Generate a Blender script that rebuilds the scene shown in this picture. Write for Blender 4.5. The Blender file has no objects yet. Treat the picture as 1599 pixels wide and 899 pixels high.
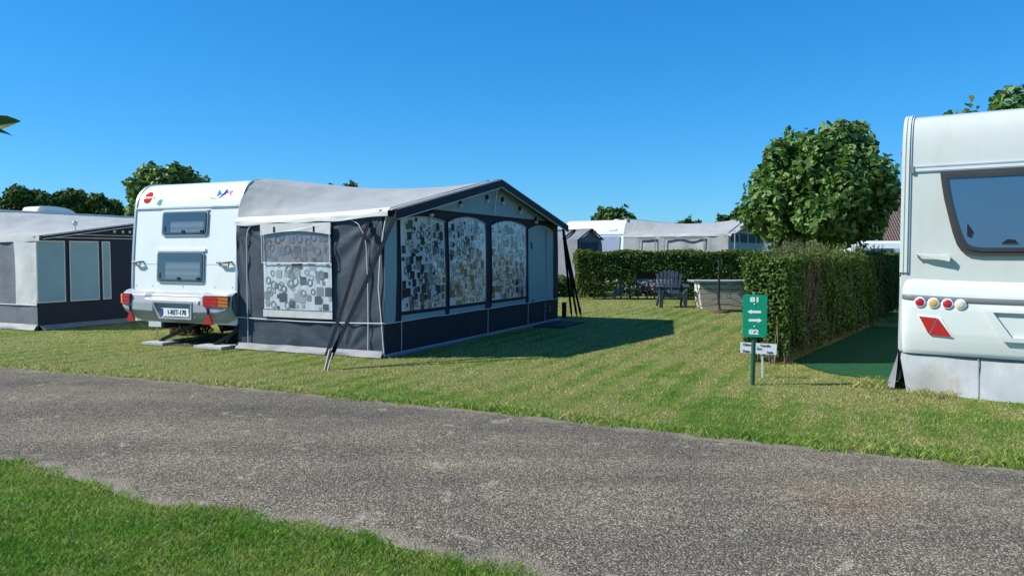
import bpy, math, random
import numpy as np
from mathutils import Vector, noise, Matrix
R = math.radians
random.seed(7); rng = np.random.default_rng(7)
S = bpy.context.scene; C = S.collection

# ------------------------------------------------ camera, sky, sun, exposure
CAM_H = 1.4; F = 1200.0; HOR = 396.0
cd = bpy.data.cameras.new("camera"); cam = bpy.data.objects.new("camera", cd); C.objects.link(cam)
cam.location = (0, 0, CAM_H)
cam.rotation_euler = (R(90) - math.atan((449.5 - HOR) / F), 0, 0)
cd.sensor_width = 36; cd.lens = F / 1599 * 36; cd.clip_start = .05; cd.clip_end = 2000
S.camera = cam
SUN_EL = 41.5; SUN_TO = Vector((-math.cos(R(SUN_EL)) * .997, math.cos(R(SUN_EL)) * -.08, math.sin(R(SUN_EL))))
w = bpy.data.worlds.new("World"); S.world = w; w.use_nodes = True
wn = w.node_tree; sky = wn.nodes.new("ShaderNodeTexSky"); sky.sky_type = 'NISHITA'; sky.sun_disc = False
sky.sun_elevation = R(SUN_EL); sky.sun_rotation = math.atan2(SUN_TO.x, SUN_TO.y)
sky.air_density = 1.0; sky.dust_density = 0.15; sky.ozone_density = 5.0; sky.altitude = 0
hs = wn.nodes.new("ShaderNodeHueSaturation"); hs.inputs['Saturation'].default_value = 1.22; hs.inputs['Value'].default_value = 1.0
bg = wn.nodes["Background"]; bg.inputs[1].default_value = 0.105
wn.links.new(sky.outputs[0], hs.inputs['Color'])
sp_ = wn.nodes.new("ShaderNodeSeparateColor"); cb_ = wn.nodes.new("ShaderNodeCombineColor"); wn.links.new(hs.outputs[0], sp_.inputs[0])
for i_, (p_, a_) in enumerate(((1.0, .36), (.72, 1.22), (.70, 1.88))):   # the deep saturated blue of this sky
    q_ = wn.nodes.new("ShaderNodeMath"); q_.operation = 'POWER'; q_.inputs[1].default_value = p_; wn.links.new(sp_.outputs[i_], q_.inputs[0])
    t_ = wn.nodes.new("ShaderNodeMath"); t_.operation = 'MULTIPLY'; t_.inputs[1].default_value = a_; wn.links.new(q_.outputs[0], t_.inputs[0]); wn.links.new(t_.outputs[0], cb_.inputs[i_])
wn.links.new(cb_.outputs[0], bg.inputs[0])
sd = bpy.data.lights.new("sun", 'SUN'); sd.energy = 5.0; sd.angle = R(.5); sd.color = (1, .955, .88)
so = bpy.data.objects.new("sun", sd); C.objects.link(so); so.rotation_euler = (-SUN_TO).to_track_quat('-Z', 'Y').to_euler()
S.view_settings.view_transform = 'Standard'; S.view_settings.look = 'None'; S.view_settings.gamma = 1
S.view_settings.use_curve_mapping = False
S.view_settings.exposure = 0.45
S.render.engine = 'CYCLES'; S.cycles.max_bounces = 6; S.cycles.transparent_max_bounces = 12

# ------------------------------------------------ materials
def nt_new(name):
    m = bpy.data.materials.new(name); m.use_nodes = True
    nt = m.node_tree; return m, nt, nt.nodes["Principled BSDF"]
def N(nt, t, **kw):
    n = nt.nodes.new(t)
    for k, v in kw.items():
        if k in n.inputs: n.inputs[k].default_value = v
        else: setattr(n, k, v)
    return n
def ramp(nt, stops, interp='LINEAR'):
    r = nt.nodes.new("ShaderNodeValToRGB"); e = r.color_ramp; e.interpolation = interp
    while len(e.elements) < len(stops): e.elements.new(.5)
    for el, (p, c) in zip(e.elements, stops):
        el.position = p; el.color = (*c, 1) if len(c) == 3 else c
    return r
def mixc(nt, a, b, f, mode='MIX'):
    m = nt.nodes.new("ShaderNodeMix"); m.data_type = 'RGBA'; m.blend_type = mode
    for sock, v in ((m.inputs[6], a), (m.inputs[7], b), (m.inputs[0], f)):
        if isinstance(v, (int, float)): sock.default_value = v
        elif isinstance(v, tuple): sock.default_value = (*v, 1)
        else: nt.links.new(v, sock)
    return m.outputs[2]
def mat(name, col, rough=.6, var=.12, vscale=3.0, bump=0.0, bscale=40.0, metal=0.0, spec=.5, coat=0, dirt=None, dscale=1.2, stretch=None, wr=0.0):
    m, nt, b = nt_new(name); L = nt.links.new
    tc = N(nt, "ShaderNodeTexCoord"); vec = tc.outputs['Object']
    if stretch:
        mp = N(nt, "ShaderNodeMapping"); mp.inputs['Scale'].default_value = stretch; L(vec, mp.inputs[0]); vec = mp.outputs[0]
    n1 = N(nt, "ShaderNodeTexNoise", Scale=vscale, Detail=6.0, Roughness=.6); L(vec, n1.inputs['Vector'])
    r = ramp(nt, [(.3, tuple(c * (1 - var) for c in col)), (.7, tuple(min(1, c * (1 + var * .6)) for c in col))]); L(n1.outputs['Fac'], r.inputs[0])
    out = r.outputs[0]
    if dirt:
        n2 = N(nt, "ShaderNodeTexNoise", Scale=dscale, Detail=8.0, Roughness=.65); L(vec, n2.inputs['Vector'])
        rr = ramp(nt, [(.5, (0, 0, 0)), (.75, (1, 1, 1))]); L(n2.outputs['Fac'], rr.inputs[0])
        out = mixc(nt, out, dirt, rr.outputs[0])
    L(out, b.inputs['Base Color'])
    b.inputs['Roughness'].default_value = rough; b.inputs['Metallic'].default_value = metal
    b.inputs['Specular IOR Level'].default_value = spec; b.inputs['Coat Weight'].default_value = coat
    if bump:
        n3 = N(nt, "ShaderNodeTexNoise", Scale=bscale, Detail=4.0); L(vec, n3.inputs['Vector'])
        bp = N(nt, "ShaderNodeBump", Strength=bump, Distance=.01); L(n3.outputs['Fac'], bp.inputs['Height'])
        last = bp
        if wr:
            n4 = N(nt, "ShaderNodeTexNoise", Scale=3.2, Detail=2.0, Distortion=.25); L(tc.outputs['Object'], n4.inputs['Vector'])
            b2 = N(nt, "ShaderNodeBump", Strength=wr, Distance=.05); L(n4.outputs['Fac'], b2.inputs['Height']); L(bp.outputs[0], b2.inputs['Normal']); last = b2
        L(last.outputs[0], b.inputs['Normal'])
    return m
def leafmat(name, cols, trans=.25, rough=.45, spec=.4):
    spec *= .45; rough = max(rough, .48)
    m, nt, b = nt_new(name); L = nt.links.new
    g = N(nt, "ShaderNodeNewGeometry"); r = ramp(nt, [(i / (len(cols) - 1), c) for i, c in enumerate(cols)])
    L(g.outputs['Random Per Island'], r.inputs[0]); L(r.outputs[0], b.inputs['Base Color'])
    b.inputs['Roughness'].default_value = rough; b.inputs['Specular IOR Level'].default_value = spec
    t = N(nt, "ShaderNodeBsdfTranslucent"); hv = N(nt, "ShaderNodeHueSaturation", Value=1.5, Saturation=1.1)
    L(r.outputs[0], hv.inputs['Color']); L(hv.outputs[0], t.inputs[0])
    mx = N(nt, "ShaderNodeMixShader"); mx.inputs[0].default_value = trans
    L(b.outputs[0], mx.inputs[1]); L(t.outputs[0], mx.inputs[2]); L(mx.outputs[0], nt.nodes["Material Output"].inputs[0])
    return m
def glassmat(name, tint, rough=.03):
    m, nt, b = nt_new(name)
    b.inputs['Base Color'].default_value = (*tint, 1); b.inputs['Roughness'].default_value = rough
    b.inputs['Specular IOR Level'].default_value = .8; b.inputs['Coat Weight'].default_value = .3; b.inputs['Coat Roughness'].default_value = .02
    tc = N(nt, "ShaderNodeTexCoord"); n = N(nt, "ShaderNodeTexNoise", Scale=1.8, Detail=1.0); nt.links.new(tc.outputs['Object'], n.inputs['Vector'])
    bp = N(nt, "ShaderNodeBump", Strength=.12, Distance=.05); nt.links.new(n.outputs['Fac'], bp.inputs['Height']); nt.links.new(bp.outputs[0], b.inputs['Normal'])
    return m
def vinylmat(name):
    m, nt, b = nt_new(name); L = nt.links.new
    tr = N(nt, "ShaderNodeBsdfTransparent"); gl = N(nt, "ShaderNodeBsdfGlossy", Roughness=.04)
    tr.inputs[0].default_value = (.93, .95, .97, 1)
    tc = N(nt, "ShaderNodeTexCoord"); n = N(nt, "ShaderNodeTexNoise", Scale=2.2, Detail=2.5, Distortion=.6); L(tc.outputs['Object'], n.inputs['Vector'])
    bp = N(nt, "ShaderNodeBump", Strength=.35, Distance=.04); L(n.outputs['Fac'], bp.inputs['Height']); L(bp.outputs[0], gl.inputs['Normal'])
    fr = N(nt, "ShaderNodeLayerWeight", Blend=.25); mth = N(nt, "ShaderNodeMath", operation='MULTIPLY_ADD'); mth.inputs[1].default_value = .11; mth.inputs[2].default_value = .035
    L(fr.outputs['Facing'], mth.inputs[0])
    mx = N(nt, "ShaderNodeMixShader"); L(mth.outputs[0], mx.inputs[0]); L(tr.outputs[0], mx.inputs[1]); L(gl.outputs[0], mx.inputs[2])
    L(mx.outputs[0], nt.nodes["Material Output"].inputs[0]); return m

ANG = R(24.5)
AX = Vector((math.sin(ANG), math.cos(ANG), 0)); BX = Vector((math.cos(ANG), -math.sin(ANG), 0))
def lawn_color(nt):
    """colour of the turf at a place: mown stripes, dry and lush patches"""
    L = nt.links.new
    g = N(nt, "ShaderNodeNewGeometry")
    dot = N(nt, "ShaderNodeVectorMath", operation='DOT_PRODUCT'); L(g.outputs['Position'], dot.inputs[0]); dot.inputs[1].default_value = (BX.x * 16.5, BX.y * 16.5, 0)
    nz = N(nt, "ShaderNodeTexNoise", Scale=.5, Detail=3.0); L(g.outputs['Position'], nz.inputs['Vector'])
    ad = N(nt, "ShaderNodeMath", operation='MULTIPLY_ADD'); L(nz.outputs['Fac'], ad.inputs[0]); ad.inputs[1].default_value = 3.0; L(dot.outputs['Value'], ad.inputs[2])
    sn = N(nt, "ShaderNodeMath", operation='SINE'); L(ad.outputs[0], sn.inputs[0])
    st = N(nt, "ShaderNodeMapRange"); L(sn.outputs[0], st.inputs[0]); st.inputs[1].default_value = -1
    big = N(nt, "ShaderNodeTexNoise", Scale=.42, Detail=5.0, Roughness=.6); L(g.outputs['Position'], big.inputs['Vector'])
    med = N(nt, "ShaderNodeTexNoise", Scale=3.5, Detail=5.0, Roughness=.7); L(g.outputs['Position'], med.inputs['Vector'])
    # dryness
    sepx = N(nt, "ShaderNodeSeparateXYZ"); L(g.outputs['Position'], sepx.inputs[0])
    yk = N(nt, "ShaderNodeMapRange"); L(sepx.outputs['Y'], yk.inputs[0]); yk.inputs[1].default_value = 5.5; yk.inputs[2].default_value = 8.5; yk.inputs[3].default_value = .02; yk.inputs[4].default_value = .20
    m1 = N(nt, "ShaderNodeMath", operation='MULTIPLY_ADD'); L(st.outputs[0], m1.inputs[0]); L(yk.outputs[0], m1.inputs[1]); m1.inputs[2].default_value = .03
    m2 = N(nt, "ShaderNodeMath", operation='MULTIPLY_ADD'); L(big.outputs['Fac'], m2.inputs[0]); m2.inputs[1].default_value = 1.15; L(m1.outputs[0], m2.inputs[2])
    m3 = N(nt, "ShaderNodeMath", operation='MULTIPLY_ADD'); L(med.outputs['Fac'], m3.inputs[0]); m3.inputs[1].default_value = .75; L(m2.outputs[0], m3.inputs[2])
    # the turf nearer the road is lusher, out in the middle of the pitch drier
    yr = N(nt, "ShaderNodeMapRange"); L(sepx.outputs['Y'], yr.inputs[0]); yr.inputs[1].default_value = 5; yr.inputs[2].default_value = 10; yr.inputs[3].default_value = -.17; yr.inputs[4].default_value = -.06
    m4 = N(nt, "ShaderNodeMath", operation='ADD'); L(m3.outputs[0], m4.inputs[0]); L(yr.outputs[0], m4.inputs[1])
    r = ramp(nt, [(.48, (.070, .205, .014)), (.68, (.142, .300, .034)), (.90, (.295, .385, .085)), (1.0, (.43, .43, .15))]); L(m4.outputs[0], r.inputs[0])
    return r.outputs[0], g
def grassmat():
    m, nt, b = nt_new("grass_blade"); L = nt.links.new
    c, g = lawn_color(nt)
    hv = N(nt, "ShaderNodeHueSaturation"); mr = N(nt, "ShaderNodeMapRange"); L(g.outputs['Random Per Island'], mr.inputs[0]); mr.inputs[3].default_value = .45; mr.inputs[4].default_value = 1.55
    L(mr.outputs[0], hv.inputs['Value']); L(c, hv.inputs['Color'])
    dry = N(nt, "ShaderNodeMath", operation='GREATER_THAN'); L(g.outputs['Random Per Island'], dry.inputs[0]); dry.inputs[1].default_value = .96
    col = mixc(nt, hv.outputs[0], (.48, .44, .24), dry.outputs[0])
    L(col, b.inputs['Base Color']); b.inputs['Roughness'].default_value = .55; b.inputs['Specular IOR Level'].default_value = .12
    t = N(nt, "ShaderNodeBsdfTranslucent"); L(col, t.inputs[0])
    mx = N(nt, "ShaderNodeMixShader"); mx.inputs[0].default_value = .4
    L(b.outputs[0], mx.inputs[1]); L(t.outputs[0], mx.inputs[2]); L(mx.outputs[0], nt.nodes["Material Output"].inputs[0])
    return m
def soilmat():
    m, nt, b = nt_new("turf_base"); L = nt.links.new
    c, g = lawn_color(nt)
    n = N(nt, "ShaderNodeTexNoise", Scale=45.0, Detail=5.0, Roughness=.75); L(g.outputs['Position'], n.inputs['Vector'])
    r = ramp(nt, [(.3, (.22, .24, .20)), (.5, (.50, .52, .48)), (.72, (.9, .9, .85))]); L(n.outputs['Fac'], r.inputs[0])  # darkens the turf colour: shade between the blades is painted in
    L(mixc(nt, c, r.outputs[0], 1.0, 'MULTIPLY'), b.inputs['Base Color']); b.inputs['Roughness'].default_value = .9; b.inputs['Specular IOR Level'].default_value = .1
    bp = N(nt, "ShaderNodeBump", Strength=1.0, Distance=.03); L(n.outputs['Fac'], bp.inputs['Height']); L(bp.outputs[0], b.inputs['Normal'])
    return m
def roadmat():
    m, nt, b = nt_new("asphalt"); L = nt.links.new
    tc = N(nt, "ShaderNodeTexCoord"); P = tc.outputs['Object']
    v = N(nt, "ShaderNodeTexVoronoi", Scale=112.0); L(P, v.inputs['Vector'])
    sep = N(nt, "ShaderNodeSeparateColor"); L(v.outputs['Color'], sep.inputs[0])
    r = ramp(nt, [(0, (.10, .090, .068)), (.35, (.175, .155, .117)), (.62, (.245, .217, .166)), (.85, (.35, .31, .24)), (1, (.56, .50, .40))]); L(sep.outputs[0], r.inputs[0])
    dr = ramp(nt, [(.25, (1, 1, 1)), (.75, (.42, .42, .42))]); L(v.outputs['Distance'], dr.inputs[0])
    c = mixc(nt, r.outputs[0], dr.outputs[0], 1.0, 'MULTIPLY')
    big = N(nt, "ShaderNodeTexNoise", Scale=.7, Detail=7.0, Roughness=.62); L(P, big.inputs['Vector'])
    br = ramp(nt, [(.3, (.74, .75, .78)), (.7, (1.28, 1.24, 1.17))]); L(big.outputs['Fac'], br.inputs[0])
    mp2 = N(nt, "ShaderNodeMapping"); mp2.inputs['Rotation'].default_value = (0, 0, R(24)); mp2.inputs['Scale'].default_value = (.12, 1.6, 1); L(P, mp2.inputs[0])
    trk = N(nt, "ShaderNodeTexNoise", Scale=1.0, Detail=3.0); L(mp2.outputs[0], trk.inputs['Vector'])
    tr2 = ramp(nt, [(.35, (.84, .84, .86)), (.65, (1.14, 1.12, 1.08))]); L(trk.outputs['Fac'], tr2.inputs[0])
    c = mixc(nt, c, tr2.outputs[0], 1.0, 'MULTIPLY')
    c = mixc(nt, c, br.outputs[0], 1.0, 'MULTIPLY')
    # pale lichen splotches
    l1 = N(nt, "ShaderNodeTexNoise", Scale=5.0, Detail=6.0, Roughness=.6, Distortion=.6); L(P, l1.inputs['Vector'])
    lr = ramp(nt, [(.60, (0, 0, 0)), (.68, (.55, .55, .55))]); L(l1.outputs['Fac'], lr.inputs[0])
    l2 = N(nt, "ShaderNodeTexNoise", Scale=60.0, Detail=2.0); L(P, l2.inputs['Vector'])
    l2r = ramp(nt, [(.35, (.25, .25, .25)), (.6, (1, 1, 1))]); L(l2.outputs['Fac'], l2r.inputs[0])
    lm = mixc(nt, lr.outputs[0], l2r.outputs[0], 1.0, 'MULTIPLY')
    c = mixc(nt, c, (.50, .46, .36), lm)
    # rusty patch
    rp = N(nt, "ShaderNodeVectorMath", operation='DISTANCE'); L(P, rp.inputs[0]); rp.inputs[1].default_value = (1.85, 4.2, 0)
    rn = N(nt, "ShaderNodeTexNoise", Scale=4.0, Detail=5.0); L(P, rn.inputs['Vector'])
    ra = N(nt, "ShaderNodeMath", operation='MULTIPLY_ADD'); L(rn.outputs['Fac'], ra.inputs[0]); ra.inputs[1].default_value = -.25; L(rp.outputs['Value'], ra.inputs[2])
    rr = ramp(nt, [(0, (.18, .18, .18)), (.35, (0, 0, 0))]); L(ra.outputs[0], rr.inputs[0])
    c = mixc(nt, c, mixc(nt, c, (1.25, .72, .48), 1.0, 'MULTIPLY'), rr.outputs[0])
    # sandy grit along both edges (uv v: 0 near edge, 1 far edge)
    sv = N(nt, "ShaderNodeSeparateXYZ"); L(tc.outputs['UV'], sv.inputs[0])
    pp = N(nt, "ShaderNodeMath", operation='PINGPONG'); L(sv.outputs['Y'], pp.inputs[0]); pp.inputs[1].default_value = .5
    en = N(nt, "ShaderNodeTexNoise", Scale=2.2, Detail=6.0, Roughness=.65); L(P, en.inputs['Vector'])
    ea = N(nt, "ShaderNodeMath", operation='MULTIPLY_ADD'); L(en.outputs['Fac'], ea.inputs[0]); ea.inputs[1].default_value = -.20; L(pp.outputs[0], ea.inputs[2])
    er = ramp(nt, [(0.0, (.62, .62, .62)), (.035, (0, 0, 0))]); eo = N(nt, "ShaderNodeMath", operation='ADD'); L(ea.outputs[0], eo.inputs[0]); eo.inputs[1].default_value = .078; L(eo.outputs[0], er.inputs[0])
    sn = N(nt, "ShaderNodeTexNoise", Scale=120.0, Detail=3.0); L(P, sn.inputs['Vector'])
    sc = ramp(nt, [(.3, (.15, .13, .10)), (.7, (.42, .37, .28))]); L(sn.outputs['Fac'], sc.inputs[0])
    c = mixc(nt, c, sc.outputs[0], er.outputs[0])
    L(c, b.inputs['Base Color']); b.inputs['Roughness'].default_value = .9; b.inputs['Specular IOR Level'].default_value = .1
    inv = N(nt, "ShaderNodeMath", operation='SUBTRACT'); inv.inputs[0].default_value = 1; L(v.outputs['Distance'], inv.inputs[1])
    ah = N(nt, "ShaderNodeMath", operation='MULTIPLY_ADD'); L(sep.outputs[1], ah.inputs[0]); ah.inputs[1].default_value = .8; L(inv.outputs[0], ah.inputs[2])
    bp = N(nt, "ShaderNodeBump", Strength=.9, Distance=.006); L(ah.outputs[0], bp.inputs['Height']); L(bp.outputs[0], b.inputs['Normal'])
    return m

M = dict(
    white=mat("caravan_white", (.76, .80, .75), .28, .03, 1.5, coat=.3, dirt=(.68, .70, .62), dscale=1.0),
    cream=mat("caravan_cream", (.53, .56, .52), .3, .03, 1.2, coat=.2, dirt=(.44, .46, .40), dscale=.9, stretch=(1, 1, .4)),
    alu=mat("aluminium", (.55, .57, .58), .4, .15, 6, metal=.7),
    stripgrey=mat("strip_grey", (.13, .14, .145), .5, .12, 4, stretch=(.5, 1, 8)),
    grip=mat("grey_plastic", (.25, .26, .27), .5, .1),
    bumper=mat("bumper_grey", (.34, .36, .38), .42, .1, 3),
    dark=mat("dark_plastic", (.03, .032, .035), .45, .2),
    brown=mat("brown_rubber", (.045, .038, .033), .45, .2),
    black=mat("black_metal", (.018, .018, .02), .5, .2),
    pane=glassmat("acrylic_pane", (.045, .075, .10)),
    pane2=glassmat("acrylic_pane_clear", (.045, .105, .19)),
    blind=mat("blind", (.50, .56, .60), .7, .06),
    red=mat("red_lens", (.45, .012, .02), .25, .3, 30, coat=.5),
    redr=mat("red_reflector", (.42, .015, .012), .3, .25, 60, coat=.5),
    amber=mat("amber_lens", (.85, .22, .02), .25, .2, 30, coat=.5),
    lens=mat("clear_lens", (.62, .60, .42), .25, .15, 30, coat=.5),
    plate=mat("plate_white", (.75, .76, .78), .4, .05),
    ink=mat("black_ink", (.02, .02, .03), .85, .1, spec=.1), inkred=mat("dark_red_ink", (.25, .03, .04), .6, .1),
    blue=mat("blue_foil", (.02, .22, .62), .9, .1, spec=.03), navyf=mat("deep_blue_foil", (.03, .06, .36), .9, .1, spec=.03),
    pink=mat("pink_foil", (.65, .22, .33), .9, .1, spec=.03), teal=mat("teal_foil", (.10, .38, .38), .9, .1, spec=.03), gold=mat("green_gold_foil", (.35, .36, .08), .9, .1, spec=.03),
    logored=mat("logo_red", (.52, .03, .03), .9, .1, spec=.03),
    beige=mat("roof_canvas", (.37, .385, .365), .75, .08, 2.5, bump=.35, bscale=420, dirt=(.29, .295, .27), dscale=1.1, wr=.35),
    hem=mat("hem_canvas", (.60, .60, .57), .7, .06, 2.5, bump=.3, bscale=420, wr=.2),
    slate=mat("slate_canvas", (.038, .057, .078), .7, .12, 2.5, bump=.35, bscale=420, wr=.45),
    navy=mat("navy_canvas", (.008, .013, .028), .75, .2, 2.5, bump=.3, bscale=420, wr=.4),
    light=mat("light_grey_canvas", (.23, .36, .41), .7, .08, 2.5, bump=.3, bscale=420, wr=.35),
    cream_c=mat("cream_canvas", (.58, .58, .55), .7, .06, 2.5, bump=.3, bscale=420, wr=.35),
    mud=mat("mud_flap", (.20, .21, .22), .6, .2, 5, bump=.3, bscale=60, dirt=(.13, .12, .08), dscale=5),
    piping=mat("white_piping", (.62, .63, .62), .5, .08),
    curtain=mat("curtain_white", (.76, .77, .77), .8, .06, 3, stretch=(12, 12, .5)),
    cg1=mat("print_pale_grey", (.30, .31, .32), .8, .1), cg2=mat("print_mid_grey", (.11, .12, .13), .8, .1), cg3=mat("print_charcoal", (.03, .034, .04), .8, .1),
    cg0=mat("print_light_grey", (.47, .48, .48), .8, .1),
    mauve=mat("curtain_mauve", (.27, .235, .25), .8, .12, 3, stretch=(14, 14, .5)), mg1=mat("print_mauve_grey", (.20, .18, .19), .8, .1), mg2=mat("print_mauve_dark", (.14, .13, .15), .8, .1),
    vinyl=vinylmat("clear_vinyl"),
    strap=mat("black_webbing", (.012, .014, .020), .95, .2, spec=.05), pole=mat("steel_pole", (.30, .28, .25), .45, .2, metal=.6),
    grey_c=mat("bluegrey_canvas", (.16, .17, .19), .7, .12, 2, bump=.3, bscale=300, wr=.4),
    pale_c=mat("pale_canvas", (.36, .37, .35), .7, .08, 1.5, bump=.3, bscale=300, dirt=(.30, .30, .28), wr=.5),
    stone=mat("concrete_slab", (.42, .42, .40), .85, .15, 8, bump=.4, bscale=60),
    mat_=mat("black_groundsheet", (.035, .035, .035), .8, .3, 10, bump=.4, bscale=120),
    signg=mat("sign_green", (.0, .27, .145), .38, .05, 2, coat=.1), postg=mat("post_green", (.010, .085, .050), .5, .2, 8),
    signw=mat("sign_white", (.78, .79, .78), .5, .04), steel=mat("steel", (.5, .5, .5), .35, .1, metal=.9),
    chair=mat("chair_resin", (.042, .058, .080), .45, .15, 6), tabletop=mat("table_top", (.34, .33, .32), .5, .15, 5), iron=mat("table_iron", (.10, .10, .09), .5, .2),
    boxc=mat("box_cream", (.58, .54, .45), .6, .06, 3, dirt=(.48, .44, .36)), boxg=mat("box_green", (.03, .20, .15), .5, .1),
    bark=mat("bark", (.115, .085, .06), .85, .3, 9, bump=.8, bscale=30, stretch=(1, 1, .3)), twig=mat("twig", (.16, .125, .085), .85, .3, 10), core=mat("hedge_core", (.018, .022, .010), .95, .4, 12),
    skirt=mat("skirt_pvc", (.30, .325, .315), .55, .06, 2, bump=.25, bscale=30, wr=.5),
    roofbox=mat("roofbox_white", (.60, .64, .60), .35, .04),
    brick=mat("wall_brick", (.30, .17, .11), .85, .2, 6, bump=.4), tarp=mat("grey_tarp", (.24, .26, .28), .6, .2, 3, bump=.4, bscale=8, wr=.5), rubble=mat("pale_stones", (.20, .20, .19), .85, .3, 9, bump=.6, bscale=12),
    tyre=mat("tyre", (.02, .02, .02), .8, .2), under=mat("underside", (.06, .06, .06), .8, .2),
)
# green carpet
m, nt, b = nt_new("green_carpet"); tc = N(nt, "ShaderNodeTexCoord")
n = N(nt, "ShaderNodeTexNoise", Scale=3.0, Detail=6.0, Roughness=.7); mp = N(nt, "ShaderNodeMapping"); mp.inputs['Scale'].default_value = (1, 5, 1); mp.inputs['Rotation'].default_value = (0, 0, R(-20))
nt.links.new(tc.outputs['Object'], mp.inputs[0]); nt.links.new(mp.outputs[0], n.inputs['Vector'])
r_ = ramp(nt, [(.3, (.010, .050, .020)), (.62, (.018, .082, .032)), (.78, (.08, .14, .085))]); nt.links.new(n.outputs['Fac'], r_.inputs[0]); nt.links.new(r_.outputs[0], b.inputs['Base Color']); b.inputs['Roughness'].default_value = .95; b.inputs['Specular IOR Level'].default_value = .1
M['carpet'] = m
# stained skirt
m = M['skirt']; nt = m.node_tree; b = nt.nodes["Principled BSDF"]; old = b.inputs['Base Color'].links[0].from_socket
tc = N(nt, "ShaderNodeTexCoord"); d = N(nt, "ShaderNodeVectorMath", operation='DISTANCE'); nt.links.new(tc.outputs['Object'], d.inputs[0]); d.inputs[1].default_value = (.33, -.25, .05)
n = N(nt, "ShaderNodeTexNoise", Scale=7.0, Detail=7.0, Roughness=.7); nt.links.new(tc.outputs['Object'], n.inputs['Vector'])
a_ = N(nt, "ShaderNodeMath", operation='MULTIPLY_ADD'); nt.links.new(n.outputs['Fac'], a_.inputs[0]); a_.inputs[1].default_value = -.38; nt.links.new(d.outputs['Value'], a_.inputs[2])
rr = ramp(nt, [(-.0, (.55, .55, .55)), (.16, (0, 0, 0))]); nt.links.new(a_.outputs[0], rr.inputs[0])
nt.links.new(mixc(nt, old, (.20, .175, .13), rr.outputs[0]), b.inputs['Base Color'])
# roof tiles
m, nt, b = nt_new("roof_tiles"); tc = N(nt, "ShaderNodeTexCoord")
wv = N(nt, "ShaderNodeTexWave", Scale=1.5); wv.bands_direction = 'X'; nt.links.new(tc.outputs['Object'], wv.inputs['Vector'])
wz = N(nt, "ShaderNodeTexWave", Scale=1.2); wz.bands_direction = 'Z'; nt.links.new(tc.outputs['Object'], wz.inputs['Vector'])
cc = mixc(nt, (.10, .065, .05), (.235, .15, .115), wv.outputs['Fac']); cc = mixc(nt, cc, (.12, .08, .06), wz.outputs['Fac'], 'MIX')
nt.links.new(cc, b.inputs['Base Color']); b.inputs['Roughness'].default_value = .8
bp = N(nt, "ShaderNodeBump", Strength=.8, Distance=.06); nt.links.new(wv.outputs['Fac'], bp.inputs['Height']); nt.links.new(bp.outputs[0], b.inputs['Normal'])
M['tiles'] = m

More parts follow.
